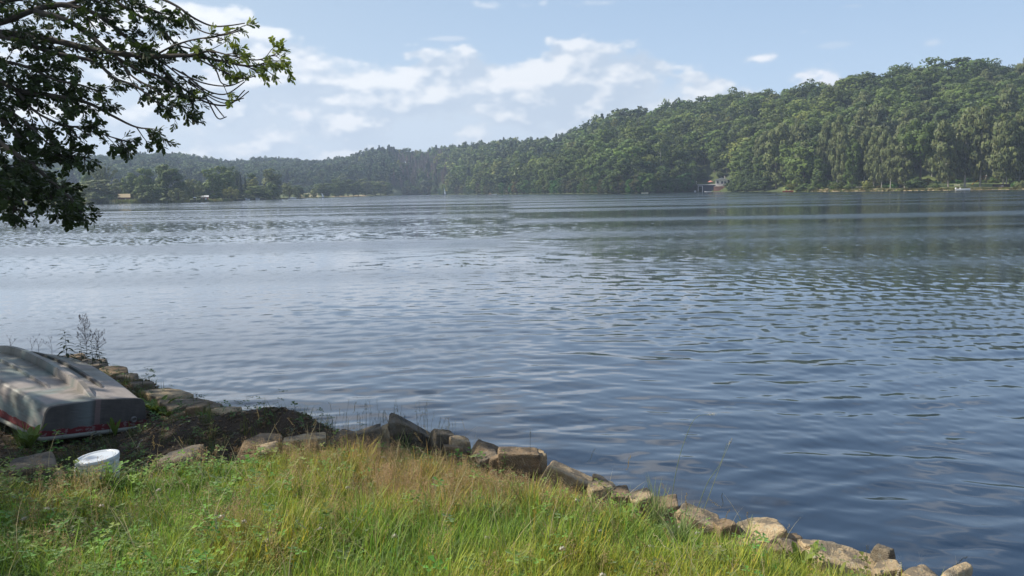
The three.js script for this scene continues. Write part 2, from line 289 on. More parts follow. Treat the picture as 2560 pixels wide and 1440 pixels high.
{
  // water: a fan of cells that grow with distance, waves summed from many small trains
  const rnd = rng(77), waves = [], jit = rng(5150);
  for (let i = 0; i < 34; i++) {
    const L = 0.16 * Math.pow(11, i / 33), a = (rnd() + rnd() + rnd() - 1.5) * 0.85 + 0.18, k = 2 * Math.PI / L;
    waves.push([Math.sin(a) * k, Math.cos(a) * k, rnd() * 6.28, (L < 0.3 ? 0.8 : L > 1.1 ? 0.6 : 1.15) / Math.sqrt(17), L, k]);
  }
  const rows = 640, angs = [], p = [], n = [], idx = [], uv = [];
  for (let a = -80; a <= 80; a += Math.abs(a) < 36.5 ? 0.082 : 3) angs.push(Math.round(a * 1000) / 1000 * Math.PI / 180);
  const W = angs.length;
  for (let j = 0; j < rows; j++) {
    const r = 2.6 * Math.pow(2000 / 2.6, j / (rows - 1));
    for (let i = 0; i < W; i++) {
      const x = Math.sin(angs[i]) * r, z = -Math.cos(angs[i]) * r;
      let s = lerp(0.056, 0.0135, sstep(6, 40, r));
      const px = Math.abs(angs[i]) < 1.2 ? 1280 + F * Math.tan(angs[i]) : 1280, D = -z;
      const gust = fbm(x / 26 + 3, z / 26 + 5, 3), streak = fbm(x / 150 + 7, z / 13 + 1, 4), fine = fbm(x / 5, z / 3.2, 3);
      s *= lerp(0.7, 1, sstep(-9, 3, x + (D - 12) * 0.12)) * lerp(1, 0.8, sstep(18, 8, D));      // sheltered by the bank on the left
      s *= lerp(1, 0.55 + 1.1 * fbm(x / 40 + 2, z / 5.5 + 4, 3), sstep(14, 30, r)) * lerp(0.75 + 0.6 * gust, 1, sstep(60, 120, r));
      const q = sstep(50, 130, r);
      const far = 0.0125 * (0.45 + 2.4 * sstep(0.32, 0.70, streak));
      s = lerp(s, far, q);
      const sd = D / shoreD(px), strip = sstep(0.68, 0.74, sd + (streak - 0.5) * 0.05) * (1 - sstep(1350, 1700, px));
      s = lerp(s, 0.13, strip);
      s *= 0.7 + 0.6 * fine;
      // slow bending of the wave trains so that no crest runs straight for long
      const wx = x + (vnoise(x / 4.1, z / 4.1) - 0.5) * 1.0, wz = z + (vnoise(x / 3.7 + 9, z / 3.7) - 0.5) * 1.0;
      const mid = sstep(12, 34, r);
      let h = 0, sx = 0, sz = 0;
      for (const w of waves) {
        const fade = w[4] > 0.55 ? lerp(1, 0.5, mid) * lerp(1, 0.45, q) : lerp(1, 0.8, mid) * lerp(1, 0.8, q), kx = w[0] * lerp(1, 0.4, mid), ph = kx * wx + w[1] * wz + w[2], A = w[3] * s * 1.42 * fade;
        h += A / w[5] * Math.cos(ph); const q2 = -A * Math.sin(ph); sx += q2 * kx / w[5]; sz += q2 * w[1] / w[5];
      }
      const g1 = jit() + jit() + jit() - 1.5, g2 = jit() + jit() + jit() - 1.5;             // the finest ripples, smaller than a cell
      sz += g1 * s * 0.7 * mid; sx += g2 * s * 0.5 * mid;
      p.push(x, h * (1 - sstep(60, 200, r)), z); uv.push(x / 900, z / 900);
      const l = Math.hypot(sx, 1, sz); n.push(-sx / l, 1 / l, -sz / l);
    }
  }
  for (let j = 0; j + 1 < rows; j++) for (let i = 0; i + 1 < W; i++) { const a = j * W + i; idx.push(a, a + 1, a + W, a + 1, a + W + 1, a + W); }
  const g = new THREE.BufferGeometry();
  g.setAttribute('position', new THREE.Float32BufferAttribute(p, 3)); g.setAttribute('normal', new THREE.Float32BufferAttribute(n, 3)); g.setAttribute('uv', new THREE.Float32BufferAttribute(uv, 2)); g.setIndex(idx);
  // wind lanes: long patches of calmer and rougher water
  const lanes = tex(512, 1024, (u, v) => 0.34 + 0.66 * sstep(0.34, 0.66, fbm(u * 7, v * 80, 4, 0) * 0.65 + fbm(u * 24 + 5, v * 150, 3, 0) * 0.35), false);
  tag(mesh('water', g, new THREE.MeshPhysicalMaterial({ color: rgb(0.006, 0.016, 0.034), roughness: 0.23, roughnessMap: lanes, ior: 1.333, clearcoat: 0.66, clearcoatRoughness: 0.20, clearcoatRoughnessMap: lanes })), 'rippled blue lake water between the stone bank and the wooded hills', 'water', null, 'structure');
}

// ---------------------------------------------------------------- trees: crowns of many small leaf clumps gathered in uneven puffs
const barkMat = std(0.085, 0.07, 0.055, { roughness: 1 }), birchBark = std(0.30, 0.29, 0.27, { roughness: 0.9 }), deadBark = std(0.15, 0.125, 0.11, { roughness: 1 });
const TONES = { dark: [0.054, 0.090, 0.022], mid: [0.086, 0.132, 0.030], fresh: [0.115, 0.168, 0.036], pale: [0.135, 0.165, 0.058], birch: [0.122, 0.148, 0.056], needle: [0.026, 0.046, 0.026], dead: [0.14, 0.11, 0.09], yellow: [0.19, 0.21, 0.05] };
const foliage = {};
for (const [k, c] of Object.entries(TONES)) foliage[k] = new THREE.MeshPhysicalMaterial({ color: rgb(...c), roughness: 0.8, transmission: 0.3, thickness: 0, side: THREE.DoubleSide, vertexColors: true, specularIntensity: 0.4 });
const woodMatFar = new THREE.MeshPhysicalMaterial({ color: rgb(1, 1, 1), roughness: 0.85, transmission: 0.3, thickness: 0, side: THREE.DoubleSide, vertexColors: true, specularIntensity: 0.35 });

const sph = (r) => { const z = r() * 2 - 1, a = r() * 6.2832, q = Math.sqrt(1 - z * z); return V3(q * Math.cos(a), z, q * Math.sin(a)); };
function clump(t, pos, out, size, r, droop = 0) {
  const nrm = out.clone().addScaledVector(sph(r), 0.75).normalize();
  let e = sph(r).cross(nrm).normalize(); droop = droop && r() < droop ? 1 : 0; if (droop) { e = V3(0, -1, 0).addScaledVector(nrm, 0.15).addScaledVector(sph(r), 0.25).normalize(); }
  const f = nrm.clone().cross(e).normalize(), w = size * (droop ? 0.35 : 0.55 + 0.3 * r()), l = size * (droop ? 1.3 : 0.75 + 0.5 * r());
  const sh_ = out.clone().lerp(nrm, 0.4).normalize(), b = 0.74 + 0.44 * r(), y = 0.9 + 0.22 * r(), col = [b * y, b, b * (0.8 + 0.3 * r())];
  const A = pos.clone().addScaledVector(e, -l * 0.5), B = pos.clone().addScaledVector(f, w * 0.5).addScaledVector(nrm, size * 0.08), C = pos.clone().addScaledVector(e, l * 0.5), D = pos.clone().addScaledVector(f, -w * 0.5).addScaledVector(nrm, size * 0.08);
  t.tri(A, C, B, sh_, col); t.tri(A, D, C, sh_, col);
}
function crownFrom(puffs, count, size, seed, droop = 0) {
  const r = rng(seed), t = new Tri(true); let area = 0; for (const q of puffs) area += q[1] * q[1];
  for (const [c, rad, sy = 0.8] of puffs) {
    const m = Math.round(count * rad * rad / area);
    for (let i = 0; i < m; i++) {
      const o = sph(r); if (o.y < -0.35 && r() < 0.6) o.y = -o.y;
      const d = rad * (0.62 + 0.45 * Math.sqrt(r())), pos = c.clone().add(V3(o.x * d, o.y * d * sy, o.z * d));
      clump(t, pos, o.clone().add(V3(0, 0.15, 0)).normalize(), size * (0.7 + 0.6 * r()), r, droop);
    }
  }
  return t.geo();
}
function ellipsoidPuffs(r, n, cy, rx, ry, pr, taper = 0) {
  const out = [];
  for (let i = 0; i < n; i++) {
    const o = sph(r), k = 0.45 + 0.55 * Math.pow(r(), 0.5), y = o.y * k, w = 1 - taper * (y * 0.5 + 0.5);
    out.push([V3(o.x * k * rx * w * (0.8 + 0.4 * r()), cy + y * ry, o.z * k * rx * w * (0.8 + 0.4 * r())), pr * (0.7 + 0.65 * r())]);
  }
  return out;
}
function trunkGeo(h, r0, seed, limbs, lean = 0) {
  const r = rng(seed), list = [tube(smoothPts([V3(), V3(lean * 0.3 + (r() - 0.5) * r0, h * 0.33, (r() - 0.5) * r0), V3(lean * 0.65 + (r() - 0.5) * r0 * 2, h * 0.68, (r() - 0.5) * r0 * 2), V3(lean, h, 0)], 8), [1.35, 1.05, 0.95, 0.86, 0.76, 0.64, 0.5, 0.35, 0.18].map((k) => k * r0), 7)];
  for (let i = 0; i < limbs; i++) { const y = h * (0.3 + 0.55 * i / limbs), a = r() * 6.28, l = h * (0.16 + 0.12 * r()) * (1.1 - i / limbs * 0.6), b = V3(lean * y / h, y, 0); list.push(tube([b, b.clone().add(V3(Math.cos(a) * l * 0.5, l * 0.35, Math.sin(a) * l * 0.5)), b.clone().add(V3(Math.cos(a) * l, l * 0.55, Math.sin(a) * l))], [r0 * 0.42, r0 * 0.28, r0 * 0.1], 5)); }
  return merge(list);
}
// every kind: [crown, trunk] for a tree of its own height
function kindOf(kind, seed, count, size) {
  const r = rng(seed);
  if (kind === 'broad') { const H = 22; return { H, crown: crownFrom([...ellipsoidPuffs(r, 20 + Math.floor(r() * 26), H * (0.57 + 0.05 * r()), H * (0.20 + 0.10 * r()), H * (0.29 + 0.09 * r()), H * (0.07 + 0.03 * r()), r() * 0.35), [V3(0, H * 0.55, 0), H * 0.2, 1.25]], count, size, seed + 1), trunk: trunkGeo(H * 0.8, 0.34, seed + 2, 7), bark: barkMat }; }
  if (kind === 'skirt') { const H = 18; return { H, crown: crownFrom([...ellipsoidPuffs(r, 34, H * 0.50, H * 0.27, H * 0.46, H * 0.085, 0.25), [V3(0, H * 0.4, 0), H * 0.2, 1.5]], count, size, seed + 1), trunk: trunkGeo(H * 0.8, 0.3, seed + 2, 6), bark: barkMat }; }
  if (kind === 'birch') { const H = 24; return { H, crown: crownFrom(ellipsoidPuffs(r, 62, H * 0.54, H * 0.19, H * 0.43, H * 0.055, 0.40).map(([c, q]) => [c, q, 1.15]), count, size, seed + 1, 0.55), trunk: trunkGeo(H * 0.93, 0.24, seed + 2, 8, (r() - 0.5) * 1.2), bark: birchBark }; }
  if (kind === 'willow') {
    const H = 12, ps = ellipsoidPuffs(r, 24, H * 0.60, H * 0.38, H * 0.32, H * 0.12);
    for (let i = 0; i < 22; i++) { const a = r() * 6.28, q = H * (0.3 + 0.14 * r()); ps.push([V3(Math.cos(a) * q, H * (0.22 + 0.2 * r()), Math.sin(a) * q), H * 0.075, 2.6]); }
    return { H, crown: crownFrom(ps, count, size, seed + 1, 1), trunk: trunkGeo(H * 0.7, 0.35, seed + 2, 6), bark: barkMat };
  }
  if (kind === 'bush') { const H = 5; return { H, crown: crownFrom([...ellipsoidPuffs(r, 20, H * 0.42, H * 0.46, H * 0.42, H * 0.15), [V3(0, H * 0.35, 0), H * 0.38, 0.9]], count, size * 0.7, seed + 1), trunk: trunkGeo(H * 0.6, 0.1, seed + 2, 4), bark: barkMat }; }
  if (kind === 'fan') {
    const H = 17, t = new Tri(true), sticks = [trunkGeo(H * 0.45, 0.4, seed + 2, 2)];
    for (let i = 0; i < 26; i++) { const a = r() * 6.28, lean = 0.15 + 0.75 * r(), l = H * (0.45 + 0.12 * r()), b = V3(0, H * 0.4, 0), dir = V3(Math.cos(a) * lean, 1.15 - lean * 0.6, Math.sin(a) * lean).normalize();
      sticks.push(tube([b, b.clone().addScaledVector(dir, l * 0.9)], [0.12, 0.03], 4));
      for (let k = 0; k < count / 26; k++) { const u = 0.25 + 0.8 * r(); clump(t, b.clone().addScaledVector(dir, l * u).addScaledVector(sph(r), 0.55 * (1.2 - u * 0.6)), dir.clone().addScaledVector(sph(r), 0.6).normalize(), size * 0.9, r); } }
    return { H, crown: t.geo(), trunk: merge(sticks), bark: barkMat };
  }
  // spruce, dead or alive
  const H = 22, t = new Tri(true), dead = kind === 'dead';
  for (let i = 0; i < count; i++) {
    const y = Math.pow(r(), 0.8), tier = Math.floor(y * 18) / 18, R = (1 - tier) * H * 0.17 + 0.25, a = r() * 6.28, q = R * Math.sqrt(r()) * (dead && r() < 0.6 ? 0.5 : 1), pos = V3(Math.cos(a) * q, H * (0.1 + 0.9 * y) - q * 0.35, Math.sin(a) * q);
    clump(t, pos, V3(Math.cos(a), 0.45, Math.sin(a)).normalize(), size * (dead ? 0.55 : 0.85), r, dead ? 1 : 0);
  }
  return { H, crown: t.geo(), trunk: trunkGeo(H * 0.97, 0.26, seed + 2, dead ? 14 : 0), bark: dead ? deadBark : barkMat };
}
const NEAR = {}, nearKind = (kind, v) => NEAR[kind + v] ??= kindOf(kind, 100 + v * 37 + kind.length * 7, { bush: 900, spruce: 1500, dead: 500, fan: 1600, birch: 4200, willow: 2600 }[kind] ?? 3000, { birch: 1.05, willow: 0.7, fan: 0.9 }[kind] ?? 0.85);

const PROTO = new Map();
function plantTree(name, kind, v, tone, pos, H, wide, turn, label, group, lean = 0) {
  const key = kind + v + tone;
  let o;
  if (PROTO.has(key)) { o = PROTO.get(key).clone(); } else {
    const k = nearKind(kind, v); o = new THREE.Group();
    const c = sh(new THREE.Mesh(k.crown, foliage[tone])), t = sh(new THREE.Mesh(k.trunk, k.bark)); c.name = 'crown'; t.name = 'trunk'; o.add(c, t); PROTO.set(key, o);
  }
  const s = H / nearKind(kind, v).H;
  o.userData = {}; o.name = numbered(name); o.position.copy(pos); o.scale.set(s * wide, s, s * wide); o.rotation.set(0, turn, lean);
  tag(o, label, name === 'bush' ? 'bush' : 'tree', group); scene.add(o);
  return o;
}
// from the photograph: column, top row, width in pixels, depth behind the shore
function treeFromPhoto(px, top, wpx, back, kind, v, tone, name, label, group, lean = 0, baseH = null) {
  const D = shoreD(px) + back, foot = at(px, horizonY(px), D); foot.y = (baseH ?? landAt(px, D)) - 0.1;
  const tip = at(px, top, D).y, H = tip - foot.y, crownW = { broad: 0.66, skirt: 0.58, birch: 0.40, willow: 1.0, bush: 1.15, fan: 0.95, spruce: 0.36, dead: 0.36 }[kind] * H;
  return plantTree(name, kind, v, tone, foot, H * (kind === 'broad' || kind === 'birch' ? 1.02 : 1.0), wpx * D / F / crownW, v * 1.7 + px, label, group, lean);
}

// left bank, each tree its own
const LB = [
  [104, 408, 34, 40, 'skirt', 1, 'pale', 'broadleaf_tree', 'pale rounded tree behind the dark drooping oak leaves, far left bank'],
  [30, 425, 70, 60, 'skirt', 0, 'dark', 'broadleaf_tree', 'dark tree above the grey barn, mostly hidden by the oak leaves'],
  [150, 440, 44, 60, 'skirt', 2, 'mid', 'broadleaf_tree', 'tree between the barn and the green pasture, behind oak leaves'],
  [243, 444, 80, 14, 'skirt', 0, 'fresh', 'broadleaf_tree', 'wide light green tree at the right edge of the green pasture'],
  [220, 428, 22, 60, 'skirt', 2, 'mid', 'broadleaf_tree', 'small round tree top left of the tree with spreading upright limbs'],
  [262, 405, 60, 70, 'fan', 0, 'birch', 'broadleaf_tree', 'tree with bare upright limbs spreading like a fan, left bank'],
  [240, 478, 46, 3, 'bush', 0, 'pale', 'bush', 'pale bush at the water in front of the wide light green tree'],
  [272, 482, 26, 6, 'bush', 1, 'mid', 'bush', 'small green bush right of the pale waterside bush, left bank'],
  [298, 446, 30, 40, 'skirt', 1, 'birch', 'broadleaf_tree', 'greyish slim tree just left of the dark red hut'],
  [327, 430, 36, 34, 'skirt', 2, 'mid', 'broadleaf_tree', 'tall green tree right behind the dark red hut'],
  [366, 413, 44, 26, 'skirt', 0, 'mid', 'broadleaf_tree', 'tall broad tree left of the tallest drooping tree, left bank'],
  [381, 461, 42, 3, 'skirt', 1, 'dark', 'broadleaf_tree', 'dark dense small tree that hangs to the water, left bank'],
  [353, 481, 28, 3, 'bush', 2, 'birch', 'bush', 'grey green bush left of the dark dense waterside tree'],
  [424, 412, 62, 14, 'birch', 1, 'dark', 'birch_tree', 'tallest dark tree with drooping twigs on the left bank'],
  [446, 470, 40, 3, 'willow', 1, 'pale', 'willow_tree', 'low weeping willow right below the tallest dark tree'],
  [485, 446, 48, 12, 'willow', 0, 'fresh', 'willow_tree', 'rounded pale willow standing alone with a clear dome, left bank'],
  [505, 452, 26, 40, 'skirt', 2, 'dark', 'broadleaf_tree', 'dark tree in shade right behind the rounded pale willow'],
  [532, 420, 50, 26, 'skirt', 1, 'mid', 'broadleaf_tree', 'left crown of the widest tree group, left bank'],
  [560, 407, 44, 40, 'skirt', 0, 'dark', 'broadleaf_tree', 'highest dark crown of the widest tree group, left bank'],
  [570, 426, 48, 20, 'skirt', 2, 'mid', 'broadleaf_tree', 'right crown of the widest tree group above the small bright willow'],
  [588, 414, 26, 55, 'skirt', 1, 'dark', 'broadleaf_tree', 'narrow dark tree top just left of the spruces'],
  [578, 467, 34, 3, 'willow', 1, 'yellow', 'willow_tree', 'small bright yellow green willow at the water, left bank'],
  [603, 430, 14, 40, 'spruce', 0, 'needle', 'spruce_tree', 'taller of the two dark pointed spruces, left bank'],
  [615, 436, 11, 42, 'spruce', 0, 'needle', 'spruce_tree', 'shorter of the two dark pointed spruces, left bank'],
  [594, 446, 18, 30, 'spruce', 0, 'needle', 'spruce_tree', 'low dark spruce at the foot of the two pointed spruces'],
  [631, 428, 26, 46, 'skirt', 0, 'dark', 'broadleaf_tree', 'dark round tree right of the two pointed spruces'],
  [639, 442, 24, 26, 'skirt', 2, 'yellow', 'broadleaf_tree', 'yellow green tree right of the spruces, left bank'],
  [677, 420, 50, 24, 'skirt', 1, 'fresh', 'broadleaf_tree', 'big sunlit tree with stepped crown right of the spruces'],
  [640, 461, 50, 4, 'skirt', 0, 'mid', 'broadleaf_tree', 'low broad tree at the water in front of the yellow green tree'],
  [681, 456, 32, 4, 'skirt', 2, 'mid', 'broadleaf_tree', 'low tree at the water below the big sunlit tree'],
  [622, 486, 28, 1, 'bush', 0, 'birch', 'bush', 'pale bush by the moored white motorboat, left bank'],
  [668, 488, 20, 1, 'bush', 1, 'mid', 'bush', 'small bush at the water left of the wooden jetty'],
  [724, 455, 34, 6, 'willow', 0, 'fresh', 'willow_tree', 'rounded light willow behind the jetty, middle of the left bank'],
  [746, 462, 26, 8, 'skirt', 1, 'dark', 'broadleaf_tree', 'dark shaded tree right of the willow behind the jetty'],
  [764, 481, 16, 14, 'bush', 2, 'mid', 'bush', 'single round bush in front of the mown yellow field'],
  [784, 468, 20, 12, 'bush', 0, 'fresh', 'bush', 'light bush at the right edge of the mown yellow field'],
  [808, 455, 46, 10, 'skirt', 0, 'dark', 'broadleaf_tree', 'dark round tree straight behind the small white sail'],
  [846, 446, 34, 20, 'skirt', 1, 'dark', 'broadleaf_tree', 'first dark tree right of the small white sail, over the sandy shore'],
  [870, 445, 34, 24, 'skirt', 0, 'dark', 'broadleaf_tree', 'second dark tree right of the small white sail, over the sandy shore'],
  [896, 453, 28, 8, 'skirt', 2, 'dark', 'broadleaf_tree', 'lower dark tree between the dark pair and the light headland trees'],
  [914, 446, 34, 20, 'skirt', 1, 'fresh', 'broadleaf_tree', 'light green tree at the start of the headland group'],
  [938, 452, 30, 10, 'skirt', 2, 'mid', 'broadleaf_tree', 'middle tree of the headland group'],
  [952, 449, 28, 14, 'skirt', 0, 'yellow', 'broadleaf_tree', 'yellow green tree near the tip of the headland'],
  [969, 455, 28, 5, 'skirt', 1, 'mid', 'broadleaf_tree', 'last tree at the tip of the headland'],
  [-30, 440, 80, 30, 'skirt', 2, 'mid', 'broadleaf_tree', 'tree at the left frame edge behind the oak leaves'],
];
for (const a of LB) { const b = [...a]; b[2] *= 1.22; b[6] = { dark: 'mid', mid: 'fresh', fresh: 'pale', pale: 'pale', birch: 'pale' }[b[6]] ?? b[6]; treeFromPhoto(...b); }

{
  const r = rng(321), tones = ['mid', 'fresh', 'mid', 'pale'];
  for (let px = 40; px < 985; px += 17 + 10 * r()) {
    if ((px > 745 && px < 800) || (px > 288 && px < 325)) continue;
    const D = shoreD(px) + (px > 780 ? 12 : 26) + 30 * r(), H = 8 + 6 * r(), v = at(px, horizonY(px), D), tn = tones[Math.floor(r() * 4)];
    plantTree('broadleaf_tree', 'skirt', Math.floor(r() * 3), tn, V3(v.x, landAt(px, D) - 0.3, v.z), H, 1.25 + 0.5 * r(), r() * 6, `${{ mid: 'mid green', fresh: 'light green', pale: 'pale green' }[tn]} low tree filling the gaps in the tree belt along the left bank`, `${tn} low trees in the belt along the left bank`);
  }
}
// right bank: the trees along the beach
const RB = [
  [1757, 424, 32, 22, 'skirt', 2, 'fresh', 'broadleaf_tree', 'light green young tree right behind the dark boathouse'],
  [1806, 432, 44, 30, 'skirt', 1, 'mid', 'broadleaf_tree', 'tree leaning over the roof of the white house'],
  [1846, 430, 50, 14, 'skirt', 0, 'fresh', 'broadleaf_tree', 'round tree just right of the white house'],
  [1836, 452, 34, 3, 'bush', 0, 'mid', 'bush', 'bush at the water right below the white house'],
  [1824, 450, 30, 5, 'bush', 1, 'dark', 'bush', 'low dark bush right against the brick terrace of the white house'],
  [1868, 458, 34, 2, 'bush', 2, 'dark', 'bush', 'dark waterside bush between the white house and the red kayak'],
  [1940, 306, 66, 12, 'skirt', 2, 'pale', 'broadleaf_tree', 'tall pale green tree above the red kayak'],
  [1905, 372, 46, 10, 'skirt', 1, 'mid', 'broadleaf_tree', 'green tree left of the tall pale tree above the kayak'],
  [1912, 440, 40, 3, 'skirt', 0, 'dark', 'broadleaf_tree', 'dark low tree at the water left of the red kayak'],
  [1985, 300, 34, 26, 'birch', 1, 'birch', 'birch_tree', 'greyish birch right behind the tall pale tree above the kayak'],
  [2010, 356, 80, 10, 'skirt', 0, 'fresh', 'broadleaf_tree', 'wide light tree right of the red kayak'],
  [2046, 395, 44, 8, 'skirt', 1, 'mid', 'broadleaf_tree', 'mid green tree between the wide light tree and the first birches'],
  [2060, 300, 40, 26, 'birch', 2, 'birch', 'birch_tree', 'tall birch left of the pair with bare pale trunks'],
  [2092, 295, 44, 16, 'birch', 0, 'birch', 'birch_tree', 'left birch of the pair with bare pale trunks'],
  [2106, 312, 40, 12, 'birch', 1, 'birch', 'birch_tree', 'right birch of the pair with bare pale trunks'],
  [2130, 342, 40, 10, 'skirt', 2, 'mid', 'broadleaf_tree', 'slim green tree right of the pair of bare birch trunks'],
  [2160, 318, 40, 24, 'birch', 2, 'birch', 'birch_tree', 'drooping birch above the white plank landing'],
  [2184, 330, 44, 16, 'birch', 0, 'birch', 'birch_tree', 'drooping birch above the bright beach bush'],
  [2204, 326, 40, 14, 'birch', 1, 'birch', 'birch_tree', 'slender birch left of the straight white trunk'],
  [2226, 340, 36, 9, 'birch', 2, 'birch', 'birch_tree', 'birch with the straightest white trunk on the sandy slope'],
  [2262, 356, 48, 10, 'birch', 0, 'birch', 'birch_tree', 'birch with a white trunk that leans left, above the dark bush'],
  [2300, 284, 104, 16, 'broad', 0, 'mid', 'broadleaf_tree', 'big dark broadleaf tree in the middle of the beach'],
  [2272, 300, 60, 34, 'broad', 2, 'mid', 'broadleaf_tree', 'tree top behind and left of the big dark beach tree'],
  [2372, 300, 66, 10, 'birch', 1, 'birch', 'birch_tree', 'birch leaning out over the white motorboat'],
  [2412, 268, 84, 18, 'birch', 2, 'birch', 'birch_tree', 'widest tall birch above the playground'],
  [2450, 274, 70, 16, 'birch', 0, 'birch', 'birch_tree', 'tall birch right of the slide'],
  [2508, 284, 70, 12, 'birch', 1, 'birch', 'birch_tree', 'left of the two white trunks at the tents'],
  [2516, 300, 60, 10, 'birch', 2, 'birch', 'birch_tree', 'right of the two white trunks at the tents'],
  [2548, 282, 70, 16, 'birch', 0, 'birch', 'birch_tree', 'birch at the right frame edge above the tents'],
  [2610, 280, 90, 14, 'broad', 1, 'mid', 'broadleaf_tree', 'broad tree just past the right frame edge'],
  [2168, 446, 30, 3, 'bush', 1, 'yellow', 'bush', 'bright yellow green bush on the beach edge'],
  [2121, 455, 26, 2, 'bush', 0, 'fresh', 'bush', 'light bush at the water left of the white plank landing'],
  [2000, 462, 34, 2, 'bush', 2, 'mid', 'bush', 'low bush at the water right of the red kayak'],
  [2030, 464, 30, 2, 'bush', 1, 'fresh', 'bush', 'second low bush at the water right of the red kayak'],
  [2292, 440, 56, 4, 'bush', 2, 'dark', 'bush', 'big dark bush under the beach tree'],
  [2340, 458, 24, 3, 'bush', 0, 'mid', 'bush', 'small bush left of the sandy strip by the motorboat'],
  [2554, 448, 34, 3, 'bush', 1, 'pale', 'bush', 'pale bush at the right frame edge by the tents'],
];
for (const a of RB) { const o = treeFromPhoto(...a); const px = a[0]; if (px === 2262) o.rotation.z = -0.02; if (px === 2262) o.rotation.set(0.0, 0, 0.10); if (px === 2372) o.rotation.set(0, 0, 0.16); }

